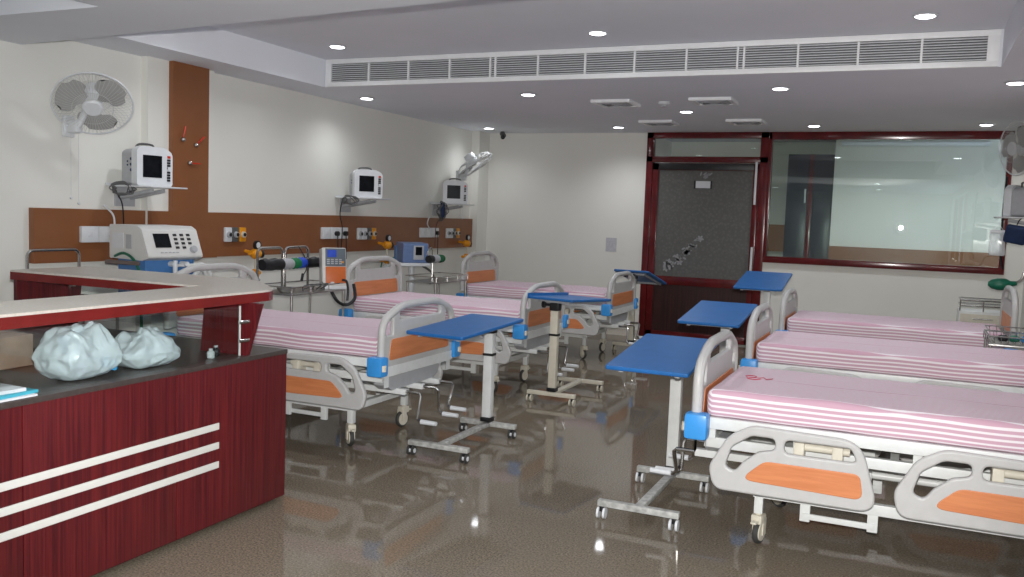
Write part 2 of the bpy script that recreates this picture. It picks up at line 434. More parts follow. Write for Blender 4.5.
boxes('sticker_clip', BLACK, [((-2.785, Y1-.004, 2.13), (-2.762, Y1+.012, 2.24)), ((-2.558, Y1-.004, 2.13), (-2.535, Y1+.012, 2.24))], door, 0)
m = MB()
def petal(x, z, a, l, wd):
    ca, sa = math.cos(a), math.sin(a)
    pts = [(x+ca*l*t - sa*wd*s_, z+sa*l*t + ca*wd*s_) for t, s_ in ((0, 0), (.35, .5), (.75, .45), (1, 0), (.75, -.45), (.35, -.5))]
    m.prism(pts, Y1+.004, Y1+.011, 'y')
rr = random.Random(3)
for i in range(34):
    t = i/33; x = -3.10+.42*t+rr.uniform(-.05, .05); z = 1.0+.42*t**.9+rr.uniform(-.05, .05)
    if rr.random() < .5-.3*t:
        for k in range(5): petal(x, z, k*2*PI/5+t, .05, .03)
    else: petal(x, z, rr.uniform(0, 6), .06, .025)
for i in range(7): petal(-2.62+rr.uniform(-.1, .12), 2.24+rr.uniform(-.02, .1), rr.uniform(.4, 1.3), .07, .022)
m.build('etched_flowers', mat('etched_white', (.30, .30, .31), .7), door)

# window to the next room
wf = MB()
wf.b2((DX1, YF, 2.80), (WX1, Y1+.1, 2.90), .004); wf.b2((DX1, YF-.01, SILL), (WX1, Y1+.1, SILL+.085), .004); wf.b2((WX1-.06, YF, SILL), (WX1, Y1+.1, 2.9), .004)
wf.b2((DX1, YF, SILL), (DX1+.04, Y1+.1, 2.9), .004)
struct(wf.build('trim_5', MAROON))
g = MB(); g.box((0, 0, 0), (WX1-DX1-.1, .008, 2.80-SILL-.085)); go = g.build('window_2', WGLASS, smooth=False)
go.location = ((DX1+.04+WX1-.06)/2, Y1+.035, (SILL+.085+2.80)/2); go.rotation_euler = (-.0032, 0, .0100); struct(go)

# the room beyond the glass
m = MB(); m.b2((-4.2, Y1+.2, -.1), (2.8, YB+.2, 0)); struct(m.build('floor_next_room', FLOOR, smooth=False))
m = MB(); m.b2((-4.2, YB, 0), (2.8, YB+.2, 3.4)); struct(m.build('wall_next_room_back', WALL, smooth=False))
m = MB(); m.b2((-4.4, Y1+.2, 0), (-4.2, YB+.2, 3.4)); struct(m.build('wall_next_room_left', WALL, smooth=False))
m = MB(); m.b2((2.8, Y1+.2, 0), (3.0, YB+.2, 3.4)); struct(m.build('wall_next_room_right', WALL, smooth=False))
m = MB(); m.b2((-4.2, Y1+.2, 3.15), (2.8, YB+.2, 3.4)); struct(m.build('ceiling_next_room', CEIL, smooth=False))
m = MB(); m.b2((-1.2, 15.35, 0), (1.75, 15.5, 3.15)); struct(m.build('wall_next_room_screen', WALL, smooth=False))
m = MB(); m.b2((-1.2, 15.29, .6), (1.75, 15.35, 1.365)); tag(m.build('wall_panel', BROWN, smooth=False), 'brown laminate band on the cream wall seen through the big window', 'wall panel')
m = MB(); m.b2((-1.1, 15.2, 2.97), (1.0, 15.35, 3.03), .004); struct(m.build('trim_reflection', CEIL))  # white strip modelled in place of a reflection in the window glass
cab = thing('tall_cabinet', 'tall dark cabinet with red post seen through left side of the window', 'cabinet', (-1.58, 15.6, 0))
boxes('carcass', CABD, [((-.36, -.1, 0), (.38, .4, 2.85))], cab)
boxes('cabinet_door', CABD, [((-.35, -.13, .05), (-.02, -.1, 2.8))], cab); boxes('cabinet_door', LGREY and CABD, [((.06, -.13, .05), (.37, -.1, 2.8))], cab)
boxes('red_post', MAROON, [((-.015, -.15, 0), (.055, -.1, 2.85))], cab)
boxes('pull_handle', WPLAST, [((-.07, -.16, 2.05), (-.045, -.13, 2.28))], cab)
m = MB(); m.b2((-4.2, YB-.06, 1.2), (-1.2, YB, 1.68)); tag(m.build('wall_panel', mat('orange_laminate', (.34, .14, .05), .4), smooth=False), 'orange brown wall panel seen left of the dark cabinet through the glass', 'wall panel')

# ------------------------------------------------------------------ ceiling fittings
def downlight(x, y, z, label, group, lum=LAMP_W, first=[]):
    if not first:
        t = thing('downlight', label, 'ceiling light', (x, y, z), 0, group)
        m = MB(); m.lathe([(.052, 0), (.075, -.001), (.088, -.006), (.084, -.012), (.067, -.012), (.064, -.004)]); m.build('trim_ring', WPLAST, t)
        m = MB(); m.lathe([(.066, -.002), (.066, -.012), (.055, -.017), (.001, -.018)]); m.build('diffuser', LEMIT, t)
        first.append(t)
    else: t = dup(first[0], (x, y, z), 0, label, group)
    L = bpy.data.lights.new('downlight_glow', 'SPOT'); lo = bpy.data.objects.new('downlight_glow', L); COL.objects.link(lo)
    L.energy = lum*4; L.spot_size = math.radians(150); L.spot_blend = 1; L.shadow_soft_size = .05; L.color = (.93, .96, 1)
    lo.location = (x, y, z-.05)
    return t
g1 = 'downlights in the dropped ceiling'; g2 = 'downlights inside the ceiling tray'
for x, nm in ((-5.58, 'leftmost'), (-3.66, 'second from left'), (-1.17, 'third from left'), (.70, 'rightmost')):
    downlight(x, 11.55, ZC, f'small round downlight, {nm} of the four in the row nearest the back wall', g1, LAMP_W*(.5 if x < -5 else 1))
for x, nm in ((-5.56, 'leftmost'), (-3.63, 'second from left'), (-1.16, 'third from left'), (.70, 'rightmost')):
    downlight(x, 8.40, ZC, f'small round downlight, {nm} of the four just beyond the long air grille', g1, LAMP_W*(.5 if x < -5 else 1))
downlight(-2.38, 9.97, ZC, 'small round downlight alone between the four square air diffusers', g1)
for x, nm in ((-4.97, 'left one'), (-2.43, 'middle one'), (-.01, 'right one')):
    downlight(x, 7.0, ZT, f'small round downlight in the raised tray before the grille, {nm} of three', g2)
for x in (-4.97, -2.43, -.01): downlight(x, 5.5, ZT, 'small round fill downlight added out of view inside the raised ceiling tray', g2+' added unseen for fill')  # unseen lamps added to brighten the room
for x, y in ((-3.2, 2.2), (-.6, 2.2), (-3.2, -.6), (-.6, -.6)): downlight(x, y, ZB, 'small round fill downlight added out of view in the low ceiling above the counter', 'fill downlights added above the counter outside the view')  # extra lamps out of view, added for overall brightness
for x, y in ((-.6, 14.0), (.8, 14.0), (-2.6, 14.4)): downlight(x, y, 3.15, f'added fill downlight of the room beyond the glass at {"left" if x<-1 else ("centre" if x<0 else "right")}', 'added fill downlights beyond the window', LAMP_W*2.4)  # lamps added to light the space behind the glass

# long air grille
gx0, gx1 = -5.52, .51; gy = 7.615
ac = thing('air_conditioning_grille', 'long white linear air grille with dark slats across the ceiling step', 'air grille', ((gx0+gx1)/2, gy, ZC))
hw = (gx1-gx0)/2
boxes('grille_frame', BWHITE, [((-hw, -.03, .0), (hw, 0, .045)), ((-hw, -.03, .225), (hw, 0, .272)), ((-hw, -.03, .04), (-hw+.05, 0, .23)), ((hw-.07, -.03, .04), (hw, 0, .23))], ac)
boxes('grille_void', VENTG, [((-hw+.05, -.006, .045), (hw-.07, -.002, .225))], ac, 0)
m = MB()
for i in range(9):
    z = .056+i*.0198; m.box((-.01, -.018, z), (2*hw-.13, .016, .0062), 0, Matrix.Rotation(.5, 3, 'X'))
m.build('slats', WPLAST, ac)
span = 2*hw-.13; n = 13
for i in range(n+1):
    x = -hw+.055+span*i/n
    if i in (4, 9): boxes('divider', BWHITE, [((x-.035, -.03, .045), (x-.018, -.004, .225))], ac); boxes('divider', BWHITE, [((x+.018, -.03, .045), (x+.035, -.004, .225))], ac)
    else: boxes('divider', BWHITE, [((x-.009, -.03, .045), (x+.009, -.004, .225))], ac)

# square diffusers, detector, camera
first = None
for x, y, nm in ((-2.93, 9.12, 'nearer left'), (-1.90, 9.11, 'nearer right'), (-2.96, 11.02, 'farther left'), (-1.89, 11.0, 'farther right')):
    lb = f'white square ceiling air diffuser, {nm} of the four before the door'
    if first is None:
        first = t = thing('ceiling_diffuser', lb, 'air vent', (x, y, ZC), 0, 'square ceiling diffusers')
        def ring(m, h, h2, z0, z1):
            for a in range(4):
                R = Matrix.Rotation(a*PI/2, 4, 'Z')
                vs = [m.bm.verts.new(R @ Vector(p)) for p in ((-h, -h, z0), (h, -h, z0), (h2, -h2, z1), (-h2, -h2, z1), (-h, -h, z0-.006), (h, -h, z0-.006), (h2, -h2, z1-.006), (-h2, -h2, z1-.006))]
                for f in ((0, 1, 2, 3), (7, 6, 5, 4), (0, 4, 5, 1), (2, 6, 7, 3)): m.bm.faces.new([vs[k] for k in f])
        m = MB(); m.b2((-.21, -.21, -.03), (-.17, .21, 0)); m.b2((.17, -.21, -.03), (.21, .21, 0)); m.b2((-.17, -.21, -.03), (.17, -.17, 0)); m.b2((-.17, .17, -.03), (.17, .21, 0)); m.build('diffuser_frame', BWHITE, t)
        m = MB()
        for h in (.17, .125, .08): ring(m, h, h-.05, -.006, -.03)
        m.build('louvre_cone', LGREY, t)
    else: dup(first, (x, y, ZC), 0, lb)
sd = thing('smoke_detector', 'small white smoke detector on the ceiling between the nearer diffusers', 'smoke detector', (-2.43, 9.19, ZC))
m = MB(); m.lathe([(.06, 0), (.062, -.02), (.05, -.03), (.001, -.03)]); m.build('detector_base', WPLAST, sd)
m = MB(); m.lathe([(.035, -.028), (.033, -.05), (.001, -.055)]); m.build('sensor_cap', LGREY, sd)
cc = thing('security_camera', 'small black security camera under the ceiling at far left corner', 'camera', (-5.62, 12.1, ZC))
m = MB(); m.cyl((0, 0, 0), (0, 0, -.05), .02); m.sph((0, 0, -.03), .04); m.build('mount', DGREY, cc)
m = MB(); m.cyl((0, .06, -.05), (.05, -.09, -.09), .032); m.build('camera_body', BLACK, cc)

# notice on the back wall
tag(boxes('paper_notice', GPAPER, [((-4.02, Y1-.004, 1.2), (-3.86, Y1, 1.40))], None, 0), 'small faded paper notice taped to the back wall left of the door', 'notice')

# ------------------------------------------------------------------ wall fans
def make_fan(label, loc, aim, parent_rz, cords=True):
    t = thing('wall_fan', label, 'fan', loc, parent_rz, 'wall fans')      # local: wall is at -x, fan looks along +x
    m = MB(); m.b2((-.28, -.05, -.25), (-.25, .05, -.08), .008); m.box((-.2, 0, -.17), (.12, .07, .1), .02); m.build('wall_bracket', WPLAST, t)
    R = Matrix.Rotation(aim[0], 4, 'Z') @ Matrix.Rotation(aim[1], 4, 'Y') @ Matrix.Rotation(PI/2, 4, 'Y')
    rear = R @ Vector((0, 0, -.14)); m = MB(); m.tube([(-.2, 0, -.17), (-.15, 0, -.16), rear*.6+Vector((-.16, 0, -.17))*.4, rear], .026, 10, smooth=4); m.build('fan_neck', WPLAST, t)
    m = MB(); R = R @ Matrix.Scale(1.2, 4); m.lathe([(.02, -.16), (.06, -.15), (.07, -.08), (.06, -.04), (.02, -.03)], R); m.build('motor_housing', WPLAST, t)
    m = MB()
    for k in range(3):
        a0 = k*2*PI/3
        rows = []
        for i in range(8):
            r = .045+.172*i/7; row = []
            wd = .75+.65*math.sin(PI*min(1, i/7*.85+.1))*.9
            for j in range(7):
                a = a0+(j/6-.5)*wd*(1.25 if i > 2 else .9)+.25*i/7
                z = -.01+.035*(j/6-.5)*(1-.3*i/7)
                rad = r - (.03 if (i == 7 and j in (0, 6)) else 0)
                row.append(m.bm.verts.new(R @ Vector((rad*math.cos(a), rad*math.sin(a), z))))
            rows.append(row)
        for i in range(7):
            for j in range(6): m.bm.faces.new((rows[i][j], rows[i][j+1], rows[i+1][j+1], rows[i+1][j]))
    m.build('fan_blades', FANG, t)
    m = MB(); m.lathe([(.001, .055), (.05, .055), (.062, .045), (.062, .035), (.001, .03)], R); hub = m.build('guard_badge', WPLAST, t)
    def cage(sg):
        m = MB(); n = 56
        for k in range(n):
            a = k*2*PI/n
            pts = [(.055, .045*sg+.002), (.15, .05*sg), (.215, .03*sg), (.235, 0)]
            m.tube([R @ Vector((r*math.cos(a+(.0 if sg > 0 else .03)), r*math.sin(a), z)) for r, z in pts], .0013, 4)
        for r, z in ((.12, .05*sg),):
            m.tube([R @ Vector((r*math.cos(q*PI/20), r*math.sin(q*PI/20), z)) for q in range(40)], .0018, 5, True)
        return m
    m = cage(1); m.build('front_guard', FANW, t)
    m = cage(-1.6); m.build('rear_guard', FANW, t)
    m = MB(); m.tube([R @ Vector((.238*math.cos(q*PI/32), .238*math.sin(q*PI/32), 0)) for q in range(64)], .0065, 8, True); m.build('guard_rim', WPLAST, t)
    if cords:
        for yy, zb in ((-.03, -.72), (.04, -.76)):
            m = MB(); m.cyl((-.2, yy, -.22), (-.2, yy, zb), .0018, n=6); c = m.build('pull_cord', WPLAST, t)
            m = MB(); m.sph((-.2, yy, zb), .012); m.build('cord_bead', WPLAST, c)
    return t
make_fan('white wall fan with three grey blades, near the counter on the left wall', (X0+.30, 4.98, 2.40), (-.72, .74), 0)
make_fan('tilted wall fan in the far left corner above the last monitor', (X0+.36, 11.42, 2.36), (.35, .95), 0, True)
make_fan('grey wall fan on the right wall, cut off by the picture edge', (X1-.31, 11.0, 2.58), (.5, .1), PI, False)

# ------------------------------------------------------------------ patient monitors on wall shelves
def make_monitor(label, loc, rz):
    t = thing('patient_monitor', label, 'monitor', loc, rz, 'bedside patient monitors')   # front looks along +x
    m = MB(); m.prism(rpoly([(-.17, -.155, .03), (.17, -.155, .03), (.17, .125, .06), (.09, .165, .06), (-.12, .165, .05), (-.17, .14, .04)]), .0, .07, 'x'); m.build('front_bezel', WPLAST, t)
    m = MB(); m.prism(rpoly([(-.15, -.145, .03), (.15, -.145, .03), (.15, .11, .05), (.08, .145, .05), (-.1, .145, .05), (-.15, .12, .04)]), -.15, .002, 'x'); m.build('rear_case', LGREY, t)
    boxes('screen', SCREEN, [((.069, -.115, -.085), (.073, .065, .095))], t, 0)
    for z in [.055-i*.022 for i in range(4)]+[-.045-i*.022 for i in range(4)]: boxes('key', BLACK, [((.069, .115, z), (.076, .145, z+.017))], t, 0)
    m = MB(); m.b2((.069, .118, .08), (.077, .145, .1)); m.build('alarm_key', RED, t)
    m = MB(); m.cyl((.07, .13, -.005), (.083, .13, -.005), .014); m.build('rotary_knob', WPLAST, t)
    m = MB()
    for i, z in enumerate((.06, .015, -.03)): m.cyl((-.03, -.155, z), (-.03, -.145, z), .012)
    for z in (.04, .01): m.cyl((-.075, -.155, z), (-.075, -.145, z), .007)
    m.build('lead_sockets', NAVY, t)
    m = MB(); m.tube([(-.06, -.09, .15), (-.05, -.06, .185), (-.05, .06, .185), (-.06, .09, .14)], .009, 8, smooth=4); m.build('carry_handle', DGREY, t)
    return t
mons = [('patient monitor on the wall shelf left of the tall brown strip', 5.53, 1.955, -.12),
        ('patient monitor with red alarm key in the middle of the left wall', 8.74, 1.965, -.62),
        ('patient monitor under the tilted fan at the far end of the left wall', 10.93, 1.955, -1.0)]
shf = 0
def make_shelf(label, loc, rz):
    t = thing('monitor_shelf', label, 'wall shelf', loc, rz, 'monitor wall shelves')
    boxes('shelf_plate', WPLAST, [((-.28, -.2, 0), (.22, .2, .012)), ((-.28, -.2, .012), (-.27, .2, .03))], t)
    m = MB(); m.bar((-.28, -.06, -.09), (.1, -.06, -.02), .03, .03); m.bar((-.28, .06, -.09), (.1, .06, -.02), .03, .03); m.b2((-.29, -.1, -.16), (-.27, .1, .0)); m.build('shelf_arm', LGREY, t)
    return t
for (lb, y, z, rz) in mons:
    make_monitor(lb, (X0+.31, y, z), rz)
    make_shelf('white shelf bracket carrying the ' + lb.replace('patient monitor', 'monitor').replace(' on the wall shelf', '').replace(' at the far end of the left wall', ' far left').replace(' in the middle of the left wall', ' mid left wall'), (X0+.29, y+.02, z-.155-.013), 0)
make_monitor('patient monitor seen from its side on the right wall shelf', (X1-.32, 10.3, 1.99), PI-.45)
make_shelf('white shelf on the right wall under the side-on monitor', (X1-.29, 10.3, 1.99-.168), PI)
def cable(name, pts, r, m_, label, cat='cable', grp=None):
    m = MB(); m.tube(pts, r, 6, smooth=6); return tag(m.build(name, m_), label, cat, grp)
def leads(y, z, lbl, nav=False):
    t = thing('lead_bundle', lbl, 'cables', (X0+.26, y+.06, z), 0, 'coiled monitor leads')
    rr = random.Random(int(y*100)); m = MB()
    for k in range(5):
        pts = [(rr.uniform(-.05, .05)+.03*math.cos(a), .07*math.cos(a)*rr.uniform(.7, 1.2), (-.04 if not nav else -.14)+(.05 if not nav else .12)*math.sin(a)*rr.uniform(.7, 1.2)) for a in [q*PI/4 for q in range(8)]]
        m.tube(pts, .005, 5, True, smooth=3)
    m.build('coiled_lead', DGREY, t)
    if nav:
        m = MB(); m.rbox((0, 0, -.12), (.05, .08, .2), .02, (4, 5, 8), .008, 8, 2); m.build('pressure_cuff', NAVY, t)
    return t
leads(5.24, 1.81, 'dark coiled leads hanging off the shelf nearest the counter')
leads(8.42, 1.82, 'dark coiled leads hanging by the middle monitor on left wall')
leads(10.62, 1.83, 'navy cuff and coiled leads beside the far monitor on left wall', True)
cable('power_cord', [(X0+.2, 5.25, 1.80), (X0+.12, 5.38, 1.72), (X0+.1, 5.45, 1.6), (X0+.1, 5.46, 1.2)], .006, BLACK, 'black cord dropping from the nearest monitor over the brown band')
cable('power_cord', [(X0+.2, 8.45, 1.80), (X0+.14, 8.5, 1.75), (X0+.1, 8.53, 1.6), (X0+.1, 8.58, 1.45), (X0+.1, 8.56, 1.15)], .006, BLACK, 'black cord dropping from the middle monitor over the brown band')
cable('power_cord', [(X0+.2, 10.9, 1.78), (X0+.14, 10.85, 1.62), (X0+.1, 10.8, 1.48), (X0+.1, 10.78, 1.2)], .005, mat('dark_red_cord', (.1, .02, .015), .5), 'thin dark red cord hanging below the far left monitor')
cable('power_cord', [(X0+.07, 5.28, 1.63), (X0+.09, 5.36, 1.55), (X0+.1, 5.36, 1.42), (X0+.09, 5.34, 1.2)], .008, WPLAST, 'white cord looping over the brown band beside the double switch box')
cable('power_cord', [(X0+.1, 10.62, 1.45), (X0+.12, 10.52, 1.52), (X0+.16, 10.5, 1.62)], .008, WPLAST, 'short white cord above the far socket box')

# right wall bits below the shelf
t = thing('pressure_cuff', 'folded navy pressure cuff hanging under the right wall monitor shelf', 'pressure cuff', (X1-.33, 10.15, 1.66), .2)
m = MB(); m.rbox((0, 0, 0), (.06, .2, .2), .025, (4, 8, 8), .006, 6, 3, Matrix.Rotation(.5, 4, 'X') @ Matrix.Rotation(PI/2-.3, 4, 'Z')); m.build('cuff', NAVY, t)
m = MB(); m.tube([(0, 0, .08), (.03, .03, .14), (.05, 0, .17)], .006, 6, smooth=4); m.build('cuff_tube', BLACK, t)
t = thing('plastic_pouch', 'clear plastic pouch hanging below the right wall shelf beside the navy cuff', 'pouch', (X1-.48, 10.2, 1.56))
m = MB(); m.rbox((0, 0, 0), (.15, .04, .24), .02, (8, 3, 10), .008, 9, 5); m.build('pouch_body', CLEAR, t)
m = MB(); m.b2((-.075, -.01, .1), (.075, .01, .14), .005); m.tube([(-.05, 0, .13), (0, 0, .2), (.05, .0, .13)], .003, 5); m.build('hanger', WPLAST, t)
cable('power_cord', [(X1-.42, 10.45, 2.25), (X1-.43, 10.45, 1.9), (X1-.43, 10.4, 1.5), (X1-.4, 10.4, 1.3)], .012, BLACK, 'thick black cord hanging beside the right wall monitor')

# ------------------------------------------------------------------ sockets, gas outlets, regulators, clips
XW = X0+.055
def sockets(y, n, plugs, label):
    t = thing('socket_box', label, 'socket box', (XW, y, 1.395), 0, 'white socket boxes')
    wd = .165
    for k in range(n):
        y0 = (k-n/2)*wd
        boxes('socket_plate', WPLAST, [((0, y0+.003, -.065), (.035, y0+wd-.003, .065))], t, .006)
        if k in plugs:
            m = MB(); m.cyl((.034, y0+wd*.5, -.005), (.075, y0+wd*.5, -.005), .027); m.tube([(.06, y0+wd*.5, -.02), (.065, y0+wd*.5, -.1), (.05, y0+wd*.5+.03, -.3)], .006, 6, smooth=4); m.build('plug', BLACK, t)
        else:
            m = MB(); m.b2((.034, y0+wd*.38, -.02), (.038, y0+wd*.62, .02), .002); m.build('rocker_switch', PAPER, t)
sockets(5.22, 2, (), 'two white switch plates on the brown band beside the large ventilator')
sockets(8.47, 3, (1, 2), 'triple white socket box with two black plugs below the middle monitor')
sockets(10.66, 3, (2,), 'white socket box with one black plug near the far end of the band')
def outlets(y, label, cols):
    t = thing('gas_outlet_panel', label, 'gas outlets', (XW, y, 1.385), 0, 'medical gas outlets')
    wd = .10
    for k, c in enumerate(cols):
        y0 = (k-len(cols)/2)*wd
        boxes('outlet_plate', {'w': WPLAST, 'd': DGREY, 'y': YELLOW}[c], [((0, y0+.004, -.07), (.03, y0+wd-.004, .07))], t, .01)
        m = MB(); m.cyl((.028, y0+wd/2, 0), (.05, y0+wd/2, 0), .032, .028); m.build('outlet_ring', LGREY if c != 'y' else CREAMP, t)
        m = MB(); m.cyl((.045, y0+wd/2, 0), (.056, y0+wd/2, 0), .018); m.build('outlet_port', BLACK, t)
outlets(6.83, 'gas outlets in white, dark and yellow right of the tall brown strip', 'wdy')
outlets(9.13, 'gas outlets in white, white, dark and yellow right of the triple socket box', 'wwdy')
outlets(11.35, 'gas outlets at the far end of the brown band near the corner', 'wwdy')
def regulator(y, z, label):
    t = thing('gas_regulator', label, 'regulator', (XW+.13, y, z), 0, 'yellow gas regulators')
    m = MB(); m.sph((0, 0, 0), .06, (1, 1, .9)); m.cyl((0, 0, 0), (-.13, 0, .02), .018); m.cyl((0, -.1, 0), (0, 0, 0), .014); m.build('regulator_body', YELLOW, t)
    m = MB(); m.cyl((.0, 0, .085), (.03, 0, .085), .045, n=20); m.cyl((0, .05, -.005), (.01, .085, -.005), .038); m.build('gauge', BLACK, t)
    m = MB(); m.cyl((.0305, 0, .085), (.032, 0, .085), .03, n=20); m.build('gauge_face', PAPER, t)
    m = MB(); m.cyl((0, 0, -.05), (0, 0, -.15), .013); m.build('stem', CREAMP, t)
    m = MB(); m.box((0, 0, -.19), (.05, .07, .08), .015); m.cyl((0, -.13, -.19), (0, 0, -.19), .02); m.cyl((0, 0, -.19), (0, .06, -.19), .018); m.build('flow_control', YELLOW, t)
    m = MB(); m.lathe([(.02, -.23), (.045, -.25), (.045, -.38), (.03, -.4), (.001, -.4)]); m.build('humidifier_jar', CLEAR, t)
regulator(7.0, 1.20, 'yellow gas regulator with black gauge behind the chrome hoops')
regulator(9.42, 1.25, 'yellow gas regulator on the band left of the blue grey monitor')
regulator(11.58, 1.24, 'yellow gas regulator above the farthest left bed head')
XS = X0+.13
for y, z, a, lb in ((6.07, 2.25, 1.45, 'upright red handled limb clip on the tall brown strip'), (6.24, 2.21, .75, 'slanted red handled limb clip on the tall brown strip'), (6.17, 2.03, 0, 'horizontal red handled limb clip lowest on the tall brown strip')):
    t = thing('limb_clip', lb, 'clip', (XS, y, z), 0, 'red handled clips')
    d = Vector((0, math.cos(a), math.sin(a)))
    m = MB(); m.bar(Vector((.018, 0, 0)), Vector((.03, 0, 0))+d*.1, .022, .012); m.build('clip_handle', RED, t)
    m = MB(); m.sph(Vector((.015, 0, 0))-d*.02, .022); m.cyl((0, 0, 0), (.02, 0, 0), .008); m.build('clip_cup', CHROME, t)

# ------------------------------------------------------------------ nurses' counter
NX, NY = -3.17, 4.04      # outer corner of the counter at floor
ct = thing('nurses_counter', 'maroon two-tier nurses counter with glass front and three white stripes', 'counter', (NX, NY, 0))
def cbox(name, mt, lst, bev=.003):
    return boxes(name, mt, [(Vector(a)-Vector((NX, NY, 0)), Vector(b)-Vector((NX, NY, 0))) for a, b in lst], ct, bev)
CY0 = -.4
cbox('front_panel', CWOOD, [((NX-.03, CY0, .03), (NX, 2.395, .845)), ((NX-.03, 2.4, .03), (NX, 3.215, .845)), ((NX-.03, 3.22, .03), (NX, NY, .845))], .0015)
cbox('end_panel', CWOOD, [((NX-2.1, NY-.03, .03), (NX-.03, NY, .845))], .0015)
cbox('inner_panel', CWOOD, [((NX-.72, CY0, .1), (NX-.70, 3.3, .83)), ((NX-2.1, 3.28, .1), (NX-.72, 3.3, .83))], .0015)
cbox('desk_top', DESK, [((NX-.75, CY0, .845), (NX+.004, NY+.004, .87)), ((NX-2.1, 3.27, .845), (NX-.75, NY+.004, .87))], .003)
for k in range(3): cbox('white_stripe', STRIPE, [((NX-.001, CY0, .522-k*.1), (NX+.006, 3.50, .556-k*.1))], .001)
for y in (NY-.33, NY-1.55, NY-2.6): cbox('steel_foot', CHROME, [((NX-.12, y, 0), (NX-.06, y+.05, .07))], .004)
cbox('steel_foot', CHROME, [((NX-1.9, NY-.12, 0), (NX-1.84, NY-.06, .07))], .004)
# upper ledge, L-shaped with rounded outer corner
LZ = 1.20
oc = [(-3.28, CY0), (-3.28, 3.96), (-3.285, 4.02), (-3.31, 4.08), (-3.37, 4.15), (-3.70, 4.44), (-3.78, 4.49), (-3.88, 4.52)]
oc += [(-5.30, 4.52), (-5.30, 3.93), (-3.70, 3.93), (-3.70, CY0)]
m = MB(); m.prism([(x-NX, y-NY) for x, y in oc], LZ-.012, LZ); m.build('ledge_top', STONE, ct, False)
m = MB(); m.prism([(x-NX+(.004 if x > -3.5 else 0), y-NY) for x, y in oc], LZ-.062, LZ-.012); m.build('ledge_edge', MAROONB, ct, False)
def gable(pts, a, b, ax):
    m = MB(); m.prism(pts, a, b, ax); return m.build('gable_panel', CWOOD, ct, False)
def leaning(y):
    m = MB(); q = [m.bm.verts.new((x-NX, yy-NY, z)) for z, dy in ((.87, 0), (LZ-.062, .11)) for x, yy in ((-3.51-dy*.7, y+dy), (-3.195, y+dy), (-3.195, y+dy+.03), (-3.51-dy*.7, y+dy+.03))]
    for f in ((3, 2, 1, 0), (4, 5, 6, 7), (0, 1, 5, 4), (1, 2, 6, 5), (2, 3, 7, 6), (3, 0, 4, 7)): m.bm.faces.new([q[k] for k in f])
    return m.build('gable_panel', CWOOD, ct, False)
leaning(3.73); leaning(.0)
gable([(3.94-NY, .6), (4.38-NY, .6), (4.44-NY, LZ-.062), (3.94-NY, LZ-.062)], -5.28-NX, -5.25-NX, 'x')
cbox('glass_pane', GLASS, [((-3.218, .03, .872), (-3.21, 3.70, LZ-.062))], 0)
cbox('glass_edge', WTUBE, [((-3.219, 3.70, .872), (-3.209, 3.704, LZ-.062))], 0)
cbox('glass_pane', GLASS, [((-5.25, 4.32, .872), (-3.72, 4.328, LZ-.062))], 0)
m = MB()
for z in (.95, 1.05): m.cyl((-.045, 3.70-NY, z), (-.035, 3.70-NY+.06, z), .011)
m.cyl((-5.22-NX, 4.31-NY, 1.08), (-5.22-NX, 4.35-NY, 1.08), .012)
m.build('glass_clip', CHROME, ct)
cbox('desk_bracket', CWOOD, [((-5.28, 3.94, .065), (-5.25, NY+.35, .87))], .0015)

# things on the counter
def bag(name, label, loc, size, seed, contents):
    t = thing(name, label, 'bag', loc, 0, 'white plastic bags on the counter')
    m = MB(); sx, sy, sz = size
    m.rbox((0, 0, 0), size, min(size)*.36, (26, 28, 20), 0, 1, 0, Matrix.Identity(4))
    rb = random.Random(int(seed*10))
    peaks = [Vector((rb.uniform(-.5, .5)*sx*.8, rb.uniform(-.5, .5)*sy*.8, sz*.42)) for k in range(5)]
    for v in m.bm.verts:
        p = v.co.copy(); up = (p.z/sz+.5)
        q = noise.noise_vector(p*7+Vector((seed, 0, 0)))*.024
        d = Vector((p.x, p.y, p.z*.6)).normalized()
        for f_, a_ in ((12, .014), (25, .008)):
            q += d*(a_*(1-2.4*abs(noise.noise(p*f_+Vector((seed*2, f_, 1))))))
        for pk in peaks: q += Vector((0, 0, .022))*math.exp(-((p-pk).length/.035)**2)
        p = p*1 + q*min(1, .25+up*1.6)
        k_ = (1-.34*max(0, up-.5)/.5)*(1-.12*max(0, .35-up)/.35)
        p.x *= k_; p.y *= k_
        v.co = Vector((p.x, p.y, max(.002, p.z+sz/2)))
    m.build('bag_body', BAGM, t)
    m = MB(); top = Vector((.02, .02, sz*.98))
    for k in range(2): m.rbox((0, 0, 0), (.03, .08, .05), .012, (3, 6, 5), .014, 18, seed+k, Matrix.Translation(top+Vector((.0, (k-.5)*.05, .0))) @ Matrix.Rotation((k-.5)*1.6, 4, 'X'))
    m.build('knotted_top', BAGM, t)
    for nm, mt, c, d, rz in contents:
        m = MB(); m.box(c, d, .003, Matrix.Rotation(rz, 3, 'Z')); m.build(nm, mt, t)
    return t
bag('plastic_bag', 'larger knotted white plastic bag on the counter showing blue and lilac packs', (-3.375, 2.83, .872), (.25, .31, .215), 2.0,
    [('carton', CARD, (.0, .02, .06), (.14, .2, .09), .1), ('blue_print', CBLUE, (.108, .055, .075), (.02, .03, .05), .1), ('lilac_pack', CPURP, (.085, -.06, .06), (.04, .05, .05), -.3), ('blue_print', CBLUE, (.085, .118, .05), (.03, .02, .05), .4)])
bag('plastic_bag', 'smaller knotted white plastic bag on the counter to the right', (-3.385, 3.21, .872), (.23, .28, .15), 9.0, [('bundle', PAPER, (0, 0, .05), (.12, .2, .07), .2)])
ps = thing('paper_stack', 'stack of papers with teal folder at left end of the counter', 'papers', (-3.285, 2.30, .872))
m = MB(); m.box((0, 0, .004), (.22, .34, .008)); m.build('white_sheets', PAPER, ps)
